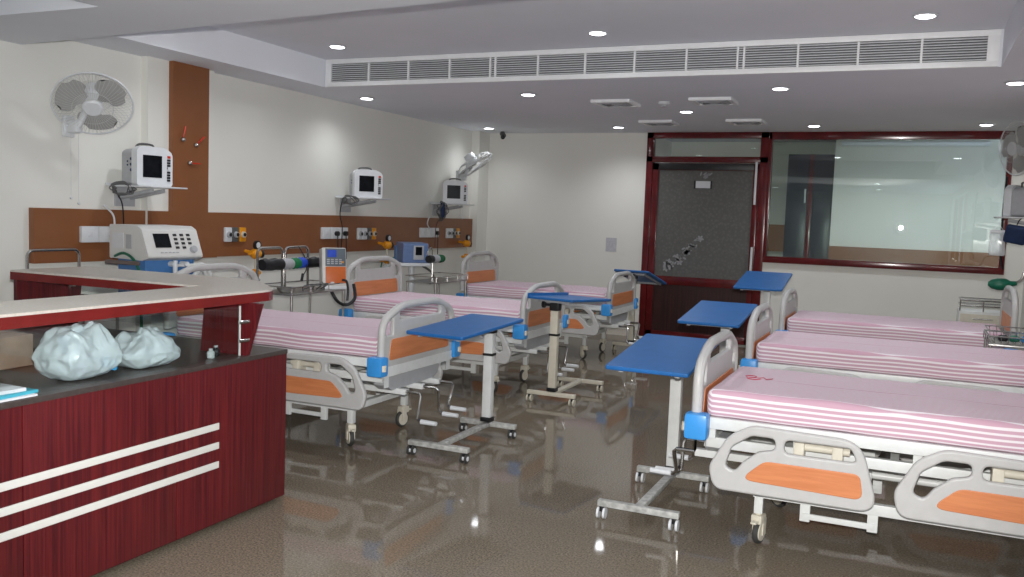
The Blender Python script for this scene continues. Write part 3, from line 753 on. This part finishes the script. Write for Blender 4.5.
m = MB(); m.box((-.01, .02, .014), (.215, .33, .012), 0, Matrix.Rotation(.06, 3, 'Z')); m.build('teal_folder', TEAL, ps)
m = MB(); m.box((-.03, 0, .027), (.2, .30, .014), .002, Matrix.Rotation(-.05, 3, 'Z')); m.build('upper_sheets', PAPER, ps)
bx = thing('carton_box', 'pinkish beige carton behind the glass at the left picture edge', 'box', (-3.86, 2.62, .872), .1)
boxes('carton_body', BEIGE, [((-.1, -.32, 0), (.1, .3, .15))], bx, .006)
m = MB(); m.lathe([(.05, 0), (.095, 0), (.095, .004), (.05, .004)], Matrix.Translation((.1, -.02, .07)) @ Matrix.Rotation(PI/2, 4, 'Y')); m.build('printed_ring', mat('pink_print', (.3, .12, .1), .7), bx)
for (x, y, h, lb) in ((-3.28, 3.56, .05, 'small clear vial on the counter beside the right support panel'), (-3.31, 3.63, .055, 'small dark bottle on the counter against the right support panel')):
    t = thing('vial', lb, 'bottle', (x, y, .872), 0, 'little bottles on the counter')
    m = MB(); m.lathe([(.018, 0), (.02, .005), (.02, h*.65), (.01, h*.8), (.01, h*.85)]); m.build('vial_body', CLEAR if 'clear' in lb else BLACK, t)
    m = MB(); m.cyl((0, 0, h*.82), (0, 0, h), .011); m.build('vial_cap', LGREY, t)

# ------------------------------------------------------------------ hospital beds
FB_OUT = [(-.52, .57, .02), (-.52, .95, .15), (-.26, 1.045, .5), (.26, 1.045, .5), (.52, .95, .15), (.52, .57, .02)]
def end_board(parent, name, x, dz):
    m = MB()
    outer = rpoly([(a, b+dz, r) for a, b, r in FB_OUT], 10)
    def rp(y0, y1, z0, z1, r): return rpoly([(y0, z0+dz, r), (y1, z0+dz, r), (y1, z1+dz, r), (y0, z1+dz, r)], 5)
    gl = rpoly([(-.465, .825+dz, .02), (-.372, .825+dz, .02), (-.372, .98+dz, .02), (-.465, .935+dz, .03)], 5)
    gr = [(-a, b) for a, b in gl]
    sl = rpoly([(-.30, .925+dz, .02), (.30, .925+dz, .02), (.28, .998+dz, .03), (-.28, .998+dz, .03)], 5)
    m.plate(outer, [gl, gr, sl], .032, .010, Matrix.Translation((x, 0, 0)) @ YZ)
    ins = [(p[0]*.968, p[1]) for p in outer]
    arch = [Vector((x, a*.962, b-.024)) for a, b in outer]
    i0 = max(range(len(arch)), key=lambda k: 0)
    arch = arch[:]                                   # open tube along posts and arch
    pts = [p for p in arch if p.z > .60+dz-.03]
    pts = [Vector((x, -.50, .57+dz))]+[p for p in pts if True]+[Vector((x, .50, .57+dz))]
    pts.sort(key=lambda p: math.atan2(p.y, p.z-.57-dz) if True else 0)
    m.tube(pts, .027, 10)
    o = m.build(name, GREYP, parent)
    m = MB(); m.plate(rpoly([(-.43, .655+dz, .03), (.43, .655+dz, .03), (.40, .80+dz, .03), (-.40, .80+dz, .03)]), [], .040, .004, Matrix.Translation((x, 0, 0)) @ YZ)
    m.build('insert_panel', ORANGE, o, label='orange wood-look insert')
    return o
def side_rail(parent, x0, sg):
    m = MB()
    y = sg*.535
    P = Matrix.Translation((x0, y, 0)) @ XZ
    outer = rpoly([(.02, .315, .10), (-.008, .43, .10), (.085, .60, .16), (.20, .665, .14), (.71, .652, .14), (.81, .315, .08)], 10)
    h1 = rpoly([(.075, .44, .03), (.105, .545, .06), (.20, .612, .06), (.315, .612, .03), (.315, .555, .03), (.235, .535, .06), (.165, .475, .05), (.125, .42, .03)], 6)
    h2 = rpoly([(.36, .545, .03), (.70, .545, .03), (.665, .612, .03), (.36, .612, .03)], 6)
    m.plate(outer, [h1, h2], .036, .011, P)
    o = m.build('side_rail', GREYP, parent)
    m = MB(); m.plate(rpoly([(.15, .385, .03), (.735, .37, .04), (.715, .495, .04), (.27, .495, .08)]), [], .043, .004, P); m.build('insert_panel', ORANGE, o, label='orange wood-look insert')
    m = MB()
    for xx in (.40, .58):
        m.b2((x0+xx, min(y-sg*.02, y-sg*.13), .50), (x0+xx+.05, max(y-sg*.02, y-sg*.13), .60), .006)
    m.cyl((x0+.40, y-sg*.06, .575), (x0+.66, y-sg*.06, .575), .02)
    m.build('rail_bracket', CREAMP, o)
    return o
def make_bed(label, loc, rz):
    t = thing('hospital_bed', label, 'bed', loc, rz, 'hospital beds in two rows')
    # mattress
    m = MB(); m.rbox((0, 0, .735), (1.82, .92, .145), .035, (64, 34, 8), .007, 3.2, 1); m.build('mattress', SHEET, t, label='mattress under a pink and white striped sheet')
    # deck and main frame
    m = MB()
    for s in (-1, 1):
        m.b2((-.91, s*.455-.02, .605), (.91, s*.455+.02, .665), .005)
        m.b2((-.91, s*.40-.02, .495), (.91, s*.40+.02, .55), .005)
        for xx in (-.88, -.45, .1, .6, .88): m.b2((xx-.02, s*.42-.02, .55), (xx+.02, s*.42+.02, .61))
    m.b2((-.91, -.455, .615), (.91, .455, .655))
    for xx in (-.89, -.5, 0, .5, .89): m.b2((xx-.02, -.40, .50), (xx+.02, .40, .545))
    for e in (-1, 1):
        m.b2((e*.92-.03, -.49, .545), (e*1.0+.03, .49, .615), .005)
        for s in (-1, 1): m.b2((e*.92-.04, s*.44-.03, .47), (e*1.0+.04, s*.44+.03, .56), .005)
    m.build('deck_frame', WHITEM, t)
    # base frame
    m = MB()
    for s in (-1, 1):
        m.b2((-.66, s*.36-.022, .255), (.74, s*.36+.022, .31), .005)
        for xx in (-.40, -.08): m.b2((xx-.025, s*.36-.012, .165), (xx+.025, s*.36+.012, .27), .004)
        m.b2((-.41, s*.36-.02, .18), (-.07, s*.36-.005, .21), .003)
        m.bar((-.45, s*.33, .29), (-.15, s*.33, .52), .03, .03); m.bar((.3, s*.33, .29), (.6, s*.33, .52), .03, .03)
        for xx in (-.63, .71): m.b2((xx-.022, s*.36-.022, .17), (xx+.022, s*.36+.022, .28), .004)
    for xx in (-.63, .05, .71): m.b2((xx-.025, -.36, .26), (xx+.025, .36, .305), .004)
    m.build('base_frame', WHITEM, t)
    # crank tubes and gear
    m = MB()
    for yy in (-.24, 0, .24): m.b2((-1.0, yy-.022, .395), (-.1, yy+.022, .435), .004); m.b2((-.6, yy-.03, .42), (-.56, yy+.03, .51))
    m.build('crank_tube', WHITEM, t)
    m = MB()
    prof = [(-.36, .53), (.36, .53), (.38, .51), (.38, .47), (.32, .43), (-.26, .435), (-.34, .47)]
    m.prism(rpoly([(a, b, .02) for a, b in prof], 4), -.93, -.82, 'x'); m.build('gear_cover', LGREY, t)
    m = MB(); m.cyl((.2, 0, .4), (.5, 0, .47), .03); m.cyl((-.55, 0, .36), (.75, 0, .36), .02); m.build('actuator_tube', WHITEM, t)
    for k, yy in enumerate((-.24, 0, .24)):
        a = (.5, -.15, .25)[k]
        d = Vector((0, math.sin(a), -math.cos(a)))*.19
        p = Vector((-1.12, yy, .415))
        m = MB(); m.tube([(-.98, yy, .415), p-Vector((-.015, 0, 0)), p+d*.1, p+d*.9, p+d+Vector((-.02, 0, 0)), p+d+Vector((-.05, 0, 0))], .011, 8); o = m.build('crank_handle', CHROME, t)
        m = MB(); m.cyl(p+d+Vector((-.03, 0, 0)), p+d+Vector((-.15, 0, 0)), .017, .015); m.build('crank_grip', WPLAST, o)
    end_board(t, 'footboard', -.95, 0); end_board(t, 'headboard', .95, .15)
    for s in (-1, 1):
        side_rail(t, -.86, s); side_rail(t, .01, s)
    for e in (-1, 1):
        for s in (-1, 1):
            m = MB(); m.box((e*.94, s*.525, .625), (.12, .10, .135), .022); o = m.build('corner_bumper', BLUE, t)
            m = MB(); m.cyl((e*.995, s*.54, .60), (e*.995, s*.54, .64), .021); m.build('bumper_roller', CREAMP, o)
    for xx in (-.63, .71):
        for s in (-1, 1):
            th = {(-.63, -1): 1.35, (-.63, 1): -.7, (.71, -1): .4, (.71, 1): -1.0}[(xx, s)]
            Tm = Matrix.Translation((xx, s*.36, 0)) @ Matrix.Rotation(th, 4, 'Z')
            m = MB(); m.cyl((0, 0, .19), (0, 0, .12), .018); m.box((.008, 0, .138), (.075, .06, .05), .012)
            m.b2((.0, -.03, .05), (.045, -.022, .14), .003); m.b2((.0, .022, .05), (.045, .03, .14), .003); m.box((-.045, 0, .128), (.05, .03, .012), .004)
            bmesh.ops.transform(m.bm, matrix=Tm, verts=m.bm.verts[:]); o = m.build('caster', CREAMP, t)
            m = MB(); m.lathe([(.02, -.020), (.047, -.018), (.047, .018), (.02, .020)], Tm @ Matrix.Translation((.022, 0, .064)) @ Matrix.Rotation(PI/2, 4, 'X')); m.build('wheel', CREAMP, o)
            m = MB(); m.lathe([(.046, -.012), (.058, -.015), (.064, -.008), (.064, .008), (.058, .015), (.046, .012)], Tm @ Matrix.Translation((.022, 0, .064)) @ Matrix.Rotation(PI/2, 4, 'X')); m.build('tyre', TYRE, o)
    return t
bed = make_bed('hospital bed with pink striped sheet nearest the camera on the right', (.0, 5.05, 0), 0)
m = MB()
for pts in ([(-.80, .06), (-.775, .09), (-.74, .065), (-.75, .03), (-.79, .02)], [(-.73, .02), (-.70, .05), (-.68, .01), (-.65, .05)], [(-.78, -.02), (-.74, -.035), (-.71, -.01)]):
    m.tube([(x, y, .8105) for x, y in pts], .0022, 5, smooth=4)
stamp = m.build('laundry_mark', REDINK, None)
dup(bed, (-.07, 7.10, 0), 0, 'hospital bed with pink striped sheet in the middle of the right row')
dup(bed, (-.10, 9.12, 0), 0, 'hospital bed with pink striped sheet farthest on the right, before the window')
dup(bed, (-4.14, 5.56, 0), PI, 'hospital bed with pink striped sheet directly behind the maroon counter')
dup(bed, (-4.10, 7.86, 0), PI, 'hospital bed with pink striped sheet in the middle of the left row')
dup(bed, (-4.07, 10.28, 0), PI, 'hospital bed with pink striped sheet farthest on the left by the back wall')
stamp.parent = bed

# ------------------------------------------------------------------ overbed tables
def make_table(label, x, yc, s, zp, zo, yaw=0, post_mat=WHITEM, lip=False, lng=.85):
    t = thing('overbed_table', label, 'overbed table', (x, yc, 0), 0, 'blue topped overbed tables')
    m = MB()
    for e in (-1, 1): m.box((0, e*.39, .085), (.46, .045, .035), .005)
    m.box((0, 0, .085), (.05, .76, .03), .005); m.build('base_frame', WORN if s > 0 else post_mat, t)
    py = s*.37
    m = MB(); m.box((0, py, (.12+zp-.06)/2), (.07, .06, zp-.06-.12), .006); m.build('post', post_mat, t)
    m = MB(); m.box((0, py, .125), (.085, .075, .035), .006); m.build('post_collar', BLACK, t)
    if x < -2.8: m = MB(); m.box((0, py, .62), (.082, .072, .02), .004); m.build('post_collar', BLACK, t)
    # tilting top
    L = lng; ang = math.atan2(zo-zp, L)
    dirv = Vector((0, -s*math.cos(ang), math.sin(ang)))
    c = Vector((0, py+s*.10, zp)) + dirv*(L/2)
    R = Matrix.Rotation(yaw, 4, 'Z') @ Matrix.Rotation(-s*ang, 4, 'X')
    Mx = Matrix.Translation((0, py, 0)) @ Matrix.Rotation(yaw, 4, 'Z') @ Matrix.Translation((0, -py, 0)) @ Matrix.Translation(c) @ Matrix.Rotation(-s*ang, 4, 'X')
    m = MB(); m.plate(rpoly([(-.235, -L/2, .02), (.235, -L/2, .02), (.235, L/2, .02), (-.235, L/2, .02)]), [], .024, .006, Mx); top = m.build('table_top', BLUETOP, t)
    if lip:
        m = MB(); m.box(Mx @ Vector((-.24, 0, .012)), (.012, L*.98, .05), .003, Mx.to_3x3()); m.build('edge_lip', BLUETOP, top)
    m = MB()
    for xx in (-.16, .16): m.box(Mx @ Vector((xx, 0, -.024)), (.025, L*.86, .022), 0, Mx.to_3x3())
    for yy in (-L*.38, L*.38): m.box(Mx @ Vector((0, yy, -.024)), (.34, .025, .022), 0, Mx.to_3x3())
    m.build('under_frame', LGREY, top)
    m = MB(); m.box((0, py, zp-.075), (.09, .085, .07), .012); m.build('tilt_clamp', BLACK if not (s > 0 and x > -2) else WHITEM, t)
    m = MB(); m.cyl((-.05, py, zp-.06), (-.10, py, zp-.06), .012); m.cyl((-.10, py, zp-.06), (-.125, py, zp-.06), .03, n=20); m.build('clamp_knob', BLACK, t)
    for e in (-1, 1):
        for q in (-1, 1):
            a = random.uniform(-.6, .6)
            cx, cy = q*.205, e*.39
            m = MB(); m.cyl((cx, cy, .08), (cx, cy, .055), .012); m.box((cx, cy, .052), (.03, .045, .03), .008); o = m.build('caster', BLACK, t)
            m = MB()
            for k in (-1, 1): m.cyl((cx+k*.011, cy-.012, .031), (cx+k*.024, cy-.012, .031), .031, n=20)
            m.build('wheel', (TYRE if x == -2.84 else WPLAST) if s > 0 else CREAMP, o)
            if x == -2.84: m = MB(); m.cyl((cx-.028, cy-.012, .031), (cx+.028, cy-.012, .031), .016, n=14); m.build('wheel_hub', WPLAST, o)
    return t
make_table('blue topped overbed table nearest the camera at the front right bed', -1.27, 5.07, 1, .935, .845)
make_table('blue topped overbed table at the foot of the bed behind the counter', -2.84, 5.65, 1, .89, .835, -.10)
make_table('blue topped overbed table on cream post before the middle left bed', -2.85, 7.76, -1, .945, .915, -.2, CREAMP, True, .70)
make_table('tilted blue topped overbed table by the farthest left bed and the door', -3.17, 11.29, -1, 1.03, .84, -.1, CREAMP, False, .72)
make_table('blue topped overbed table at the foot of the middle right bed', -1.36, 7.11, 1, .995, .90)
make_table('tilted blue topped overbed table at the foot of the farthest right bed', -1.34, 9.26, 1, 1.16, 1.035, 0, WHITEM, False, .80)

# ------------------------------------------------------------------ trolleys
def make_trolley(label, loc, rz, hoops, W=.82, D=.42, z=.90, legs=True):
    # local: x along depth (front +x), y along length
    t = thing('steel_trolley', label, 'trolley', loc, rz, 'stainless bedside trolleys')
    boxes('tray', BSTEEL, [((-D/2, -W/2, z-.015), (D/2, W/2, z))], t, .004)
    m = MB(); zz = z+.06
    m.tube([(-D/2, -W/2, zz), (D/2, -W/2, zz), (D/2, W/2, zz), (-D/2, W/2, zz)], .006, 6, True)
    for y in (-W/2, -W/6, W/6, W/2): m.cyl((D/2, y, z), (D/2, y, zz), .005, n=6)
    m.build('tray_rail', CHROME, t)
    boxes('lower_shelf', BSTEEL, [((-D/2, -W/2, .30), (D/2, W/2, .312))], t, .003)
    for sx in (-1, 1):
        for sy in (-1, 1):
            m = MB(); m.cyl((sx*(D/2-.015), sy*(W/2-.015), .07), (sx*(D/2-.015), sy*(W/2-.015), z), .0125, n=10); m.build('leg', BSTEEL, t)
            m = MB(); m.cyl((sx*(D/2-.015)-.01, sy*(W/2-.015), .035), (sx*(D/2-.015)+.01, sy*(W/2-.015), .035), .035, n=16); m.cyl((sx*(D/2-.015), sy*(W/2-.015), .03), (sx*(D/2-.015), sy*(W/2-.015), .08), .01); m.build('caster', BLACK, t)
    for (y0, y1, zt) in hoops:
        r = .05; pts = [(-D/2, y0, z-.01)]
        for k in range(7): a = PI-k*PI/12; pts.append((-D/2, y0+r+r*math.cos(a), zt-r+r*math.sin(a)))
        for k in range(7): a = PI/2-k*PI/12; pts.append((-D/2, y1-r+r*math.cos(a), zt-r+r*math.sin(a)))
        pts.append((-D/2, y1, z-.01))
        m = MB(); m.tube(pts, .0125, 8); m.build('hoop_rail', CHROME, t)
    return t
make_trolley('stainless trolley with twin chrome hoops between the first two left beds', (-5.17, 6.79, 0), 0, [(-.37, -.02, 1.29), (.02, .37, 1.29)])
make_trolley('stainless trolley below the blue grey ventilator beside the farthest left bed', (-5.05, 9.2, 0), 0, [], .78, .4, .88)
make_trolley('stainless trolley with one wide chrome hoop left of the large ventilator', (-5.75, 4.78, 0), 0, [(-.23, .22, 1.28)], .52, .4, .86)
make_trolley('stainless trolley on the right between the middle and far bed heads', (.82, 8.11, 0), PI, [], .50, .42, .80)
tb = thing('wire_basket', 'chrome wire basket with dark bits on the right hand trolley', 'basket', (.80, 8.10, .802))
m = MB()
for z, k in ((.005, .88), (.06, .97), (.10, 1)):
    m.tube(rpoly3 := [Vector((sx_*.19*k, sy_*.22*k, z)) for sx_, sy_ in ((-1, -1), (1, -1), (1, 1), (-1, 1))], .005, 6, True)
for k in range(7):
    u = -.16+k*.053
    m.tube([(u, -.22, .10), (u*.9, -.195, .005), (u*.9, .195, .005), (u, .22, .10)], .003, 5)
m.build('basket_wire', CHROME, tb)
for (dx, dy, mt, lb) in ((-.08, -.05, BLACK, 'black'), (.0, -.05, GREEN, 'green'), (.08, -.04, BLUE, 'blue')):
    m = MB(); m.rbox((0, 0, 0), (.07, .06, .05), .02, (4, 4, 4), .006, 12, dx*40, Matrix.Translation((.80+dx, 8.05+dy, .84))); o = tag(m.build('packet', mt), f'small {lb} packet lying in the wire basket on the right trolley', 'packet')

# the roll lying across the hoops
rl = thing('resuscitation_roll', 'horizontal roll in black, grey, green and blue hung on the chrome hoops', 'roll', (-5.33, 6.42, 1.14))
segs = [('black_end', BLACK, 0, .27, .055), ('grey_band', LGREY, .27, .42, .051), ('green_band', mat('green_fabric', (.01, .17, .06), .7), .42, .53, .05), ('blue_band', ROYAL, .53, .62, .05), ('black_sleeve', BLACK, .62, .85, .051)]
for nm, mt, a, b, r in segs:
    m = MB(); pts = [(.0, a+(b-a)*k/6, .004*math.sin(k*2)) for k in range(7)]
    m.tube(pts, [r*(1 if 0 < k < 6 else .93)*(1+.05*math.sin(k*2.3+a*9)) for k in range(7)], 16); m.build(nm, mt, rl)
m = MB(); m.tube([(.02, .83, -.02), (.16, .72, -.12), (.30, .64, -.25), (.36, .68, -.36), (.39, .79, -.39), (.40, .90, -.33), (.36, .93, -.20)], .016, 8, smooth=5); m.build('black_strap', BLACK, rl)
m = MB(); m.tube([(-.02, .55, .16), (.02, .6, .05), (.055, .58, -.05), (.03, .56, -.12)], .005, 6, smooth=5); m.cyl((.03, .56, -.1), (.03, .54, -.17), .013); m.build('lead', BLACK, rl)
# roll on the far trolley
t = thing('resuscitation_roll', 'short roll in black, grey and green behind the blue grey ventilator', 'roll', (-5.15, 9.15, 1.12))
for nm, mt, a, b in (('black_end', BLACK, 0, .09), ('grey_band', LGREY, .09, .22), ('green_end', mat('dark_green_fabric', (.008, .12, .045), .7), .22, .34)):
    m = MB(); m.tube([(0, a, 0), (0, (a+b)/2, 0), (0, b, 0)], [.045, .05, .045], 14); m.build(nm, mt, t)
m = MB(); m.tube([(0, .1, .0), (0, .1, -.24)], .008, 6); m.tube([(-.02, -.01, .05), (-.02, .05, .12), (-.02, .12, .1), (-.02, .14, -.24)], .007, 6, smooth=4); m.build('support_rod', CHROME, t)
# green bag on the right wall
t = thing('breathing_bag', 'green breathing bag hanging above the farthest right bed head', 'breathing bag', (X1-.42, 10.0, 1.165))
m = MB(); m.tube([(-.13, 0, 0), (-.10, 0, 0), (-.05, 0, 0), (.03, 0, 0), (.07, 0, .01), (.12, 0, .02)], [.02, .045, .06, .06, .03, .02], 14); m.build('bag_bellows', GREEN, t)
m = MB(); m.tube([(.11, 0, .02), (.16, .02, .06), (.2, .03, .16), (.36, .03, .2)], .014, 8, smooth=5); m.build('connector_tube', CHROME, t)
# bedside cabinet behind the right bed
t = thing('bedside_cabinet', 'white bedside cabinet with steel gallery rail by the back window', 'cabinet', (.78, 11.2, 0))
boxes('carcass', WHITEM, [((-.24, -.2, .08), (.24, .2, .80))], t, .008)
for sx in (-1, 1):
    for sy in (-1, 1): boxes('foot', DGREY, [((sx*.2-.02, sy*.16-.02, 0), (sx*.2+.02, sy*.16+.02, .085))], t)
boxes('cabinet_door', CREAMP, [((-.225, -.215, .12), (.225, -.2, .6))], t, .005); boxes('drawer', CREAMP, [((-.225, -.215, .62), (.225, -.2, .77))], t, .005)
m = MB()
for z in (.86, .92): m.tube([(-.23, -.19, z), (.23, -.19, z), (.23, .19, z), (-.23, .19, z)], .009, 6, True)
for x in (-.23, 0, .23): m.cyl((x, -.19, .79), (x, -.19, .925), .008, n=6)
m.build('gallery_rail', CHROME, t)
m = MB(); m.cyl((-.1, -.225, .72), (.1, -.225, .72), .008); m.build('drawer_pull', CHROME, t)

# ------------------------------------------------------------------ ventilators and pump
vt = thing('ventilator', 'large white and blue ventilator on a trolley behind the counter', 'ventilator', (-5.45, 5.32, 0), -.14)   # front +x
HV = 1.225
m = MB(); m.prism(rpoly([(-.26, HV, .01), (.15, HV-.005, .015), (.23, HV+.02, .02), (.14, HV+.235, .03), (.08, HV+.262, .02), (-.26, HV+.262, .015)]), -.25, .25, 'y')
m.build('display_housing', mat('ivory_housing', (.64, .64, .62), .4, var=.02), vt)
fa = Vector((.23, 0, HV+.02)); fb = Vector((.14, 0, HV+.235)); dv = (fb-fa); nv = Vector((dv.z, 0, -dv.x)).normalized()
FR = Matrix((nv, Vector((0, 1, 0)), dv.normalized())).transposed()
def onface(y, t_, d, mt, nm, bev=0, out=.002):
    m = MB()
    for (yy, tt) in (y if isinstance(y, list) else [(y, t_)]): m.box(fa+dv*tt+nv*out+Vector((0, yy, 0)), d, bev, FR)
    return m.build(nm, mt, vt)
onface(-.095, .60, (.006, .14, .115), SCREEN, 'screen')
for c in range(3):
    for r in range(4):
        if not (c == 2 and r == 3): onface(.03+c*.062, .80-r*.15, (.008, .03, .018), BLACK, 'key')
m = MB(); p = fa+dv*.26+Vector((0, .165, 0)); m.cyl(p, p+nv*.03, .027); m.build('control_knob', LGREY, vt)
onface([(-.12+.035*k, .18) for k in range(5)], 0, (.005, .022, .008), LGREY, 'status_strip')
boxes('side_label', PAPER, [((-.22, -.2525, HV+.08), (-.08, -.25, HV+.2))], vt, 0); boxes('side_vent', LGREY, [((-.05, -.2528, HV+.08), (.02, -.25, HV+.19))], vt, 0)
boxes('lower_body', VBLUE, [((-.19, -.225, .86), (.15, .225, HV))], vt, .01)
boxes('trolley_column', WHITEM, [((-.12, -.12, .12), (.08, .12, .86))], vt, .01)
boxes('trolley_base', LGREY, [((-.28, -.26, .07), (.24, .26, .12))], vt, .015)
m = MB(); m.bar((-.17, -.34, 1.20), (.14, -.27, 1.20), .03, .03); m.cyl((-.1, -.24, 1.2), (-.1, -.33, 1.2), .012); m.build('side_handle', mat('brown_grip', (.13, .10, .09), .5), vt)
for sx in (-.24, .2):
    for sy in (-.22, .22):
        m = MB(); m.cyl((sx, sy-.012, .035), (sx, sy+.012, .035), .035, n=16); m.cyl((sx, sy, .03), (sx, sy, .08), .012); m.build('caster', BLACK, vt)
m = MB(); m.cyl((.15, .0, 1.19), (.21, .0, 1.19), .022); m.cyl((.21, 0, 1.22), (.21, 0, 1.12), .018); m.cyl((.15, .10, 1.19), (.23, .10, 1.19), .02); m.cyl((.2, .0, 1.18), (.2, .1, 1.18), .012); m.build('gas_ports', WPLAST, vt)
def corrug(pts, r, k=9):
    q = catmull([Vector(p) for p in pts], k); return q, [r*(1+.1*(i % 2)) for i in range(len(q))]
for i, pts in enumerate(([(.21, 0, 1.12), (.24, .05, 1.05), (.27, .12, 1.09), (.27, .20, 1.15), (.27, .25, 1.09), (.26, .28, .92)], [(.22, .10, 1.17), (.26, .16, 1.18), (.27, .22, 1.18), (.28, .28, 1.11), (.28, .31, .95)])):
    m = MB(); q, rr_ = corrug(pts, .019); m.tube(q, rr_, 9); m.build('breathing_hose', WTUBE, vt)
m = MB(); m.tube([(-.19, -.25, 1.24), (-.05, -.27, 1.27), (.08, -.27, 1.22), (.14, -.26, 1.10), (.15, -.26, .9), (.16, -.25, .6), (.2, -.2, .45)], .011, 8, smooth=6); m.build('oxygen_hose', GREEN, vt)
m = MB(); m.tube([(.16, .05, .98), (.22, .1, .85), (.25, .18, .72), (.24, .28, .74), (.25, .30, .88), (.27, .34, 1.0)], .017, 8, smooth=6); m.build('drain_hose', GREEN, vt)
m = MB(); m.lathe([(.02, .70), (.04, .72), (.045, .86), (.03, .9)], Matrix.Translation((.2, .06, 0))); m.build('water_trap', BLUE, vt)

v2 = thing('ventilator', 'small blue grey ventilator with little screen on a white pole stand', 'ventilator', (-5.55, 9.45, 0), -.75)
m = MB(); m.prism(rpoly([(-.15, 1.055, .02), (.16, 1.055, .02), (.18, 1.29, .03), (-.14, 1.30, .03)]), -.16, .15, 'y'); m.build('display_housing', BLUEG, v2)
boxes('rear_case', VBLUE, [((-.22, -.17, 1.04), (-.13, .10, 1.25))], v2, .02)
m = MB(); m.box((.176, .03, 1.18), (.016, .13, .17), .008); m.build('screen_bezel', LGREY, v2)
boxes('screen', SCREEN, [((.183, -.01, 1.15), (.187, .07, 1.25))], v2, 0)
boxes('base_tray', WPLAST, [((-.18, -.2, 1.015), (.2, .18, 1.055))], v2, .012)
m = MB(); m.cyl((0, 0, .08), (0, 0, 1.02), .04); m.build('stand_pole', WPLAST, v2)
m = MB()
for k in range(5):
    a = k*2*PI/5; m.bar((0, 0, .09), (.2*math.cos(a), .2*math.sin(a), .07), .04, .03); m.sph((.2*math.cos(a), .2*math.sin(a), .035), .035)
m.build('star_base', DGREY, v2)
m = MB(); m.tube([(-.2, -.15, 1.1), (-.22, -.3, 1.06), (-.16, -.34, .9), (-.1, -.3, .7)], .009, 7, smooth=5); m.build('oxygen_hose', GREEN, v2)
m = MB(); m.tube([(.1, .1, 1.02), (.15, .2, .95), (.12, .25, .85), (.1, .2, .8)], .014, 8, smooth=5); m.build('breathing_hose', DGREY, v2)

pu = thing('infusion_pump', 'white infusion pump with grey keypad and orange front on the hoop trolley', 'pump', (-5.04, 7.12, .902), -.75)
PS = 1.18
R = Matrix.Rotation(-.16, 4, 'Y') @ Matrix.Scale(PS, 4)
def pbox(nm, mt, c, d, bev=.004, par=pu):
    m = MB(); m.box(R @ Vector(c), d, bev, R.to_3x3()); return m.build(nm, mt, par)
pbox('pump_case', mat('ivory_case', (.6, .59, .56), .4), (-.03, 0, .17), (.13, .2, .33), .014)
pbox('keypad', mat('slate_keypad', (.11, .135, .16), .5), (.036, .01, .255), (.008, .165, .145), .003)
pbox('display', ROYAL, (.041, -.02, .285), (.006, .075, .06), .002)
pbox('key', YELLOW, (.041, .065, .215), (.006, .02, .014), .002)
pbox('orange_front', mat('orange_front', (.55, .12, .02), .4), (.036, .01, .11), (.008, .165, .135), .003)
m = MB()
for r in range(3):
    for c in range(4): m.box(R @ Vector((.041, -.05+c*.033, .235-r*.016)), (.005, .022, .009), 0, R.to_3x3())
m.build('key_rows', LGREY, pu)
m = MB(); m.b2((-.08, -.11, 0), (.07, .11, .03), .006); m.build('foot', WPLAST, pu)
m = MB(); m.b2((.03, -.04, .05), (.075, -.01, .07), .004); m.build('label_plate', PAPER, pu)
m = MB(); m.tube([(.06, .07, .09), (.10, .10, .08), (.13, .11, .0), (.15, .1, -.1)], .012, 7, smooth=5); m.build('power_lead', BLACK, pu)
# tubing lying on the hoop trolley
m = MB()
rr = random.Random(5)
for k in range(4):
    m.tube([(-5.05+rr.uniform(-.1, .1), 6.55+k*.1+rr.uniform(0, .1), .912), (-5.0, 6.6+k*.1, .96), (-5.02+rr.uniform(-.08, .08), 6.72+k*.09, .97), (-5.06, 6.8+k*.07, .912)], .006, 6, smooth=5)
tag(m.build('tubing_coil', DGREY), 'dark loops of tubing lying on the hoop trolley tray', 'tubing')
t = thing('kidney_tray', 'steel dish on the hoop trolley below the coloured roll', 'tray', (-5.12, 6.5, .902))
m = MB(); m.lathe([(.05, 0), (.07, .03), (.075, .045), (.07, .045), (.066, .03), (.046, .004)], Matrix.Diagonal((1, 1.3, 1, 1))); m.build('dish', BSTEEL, t)
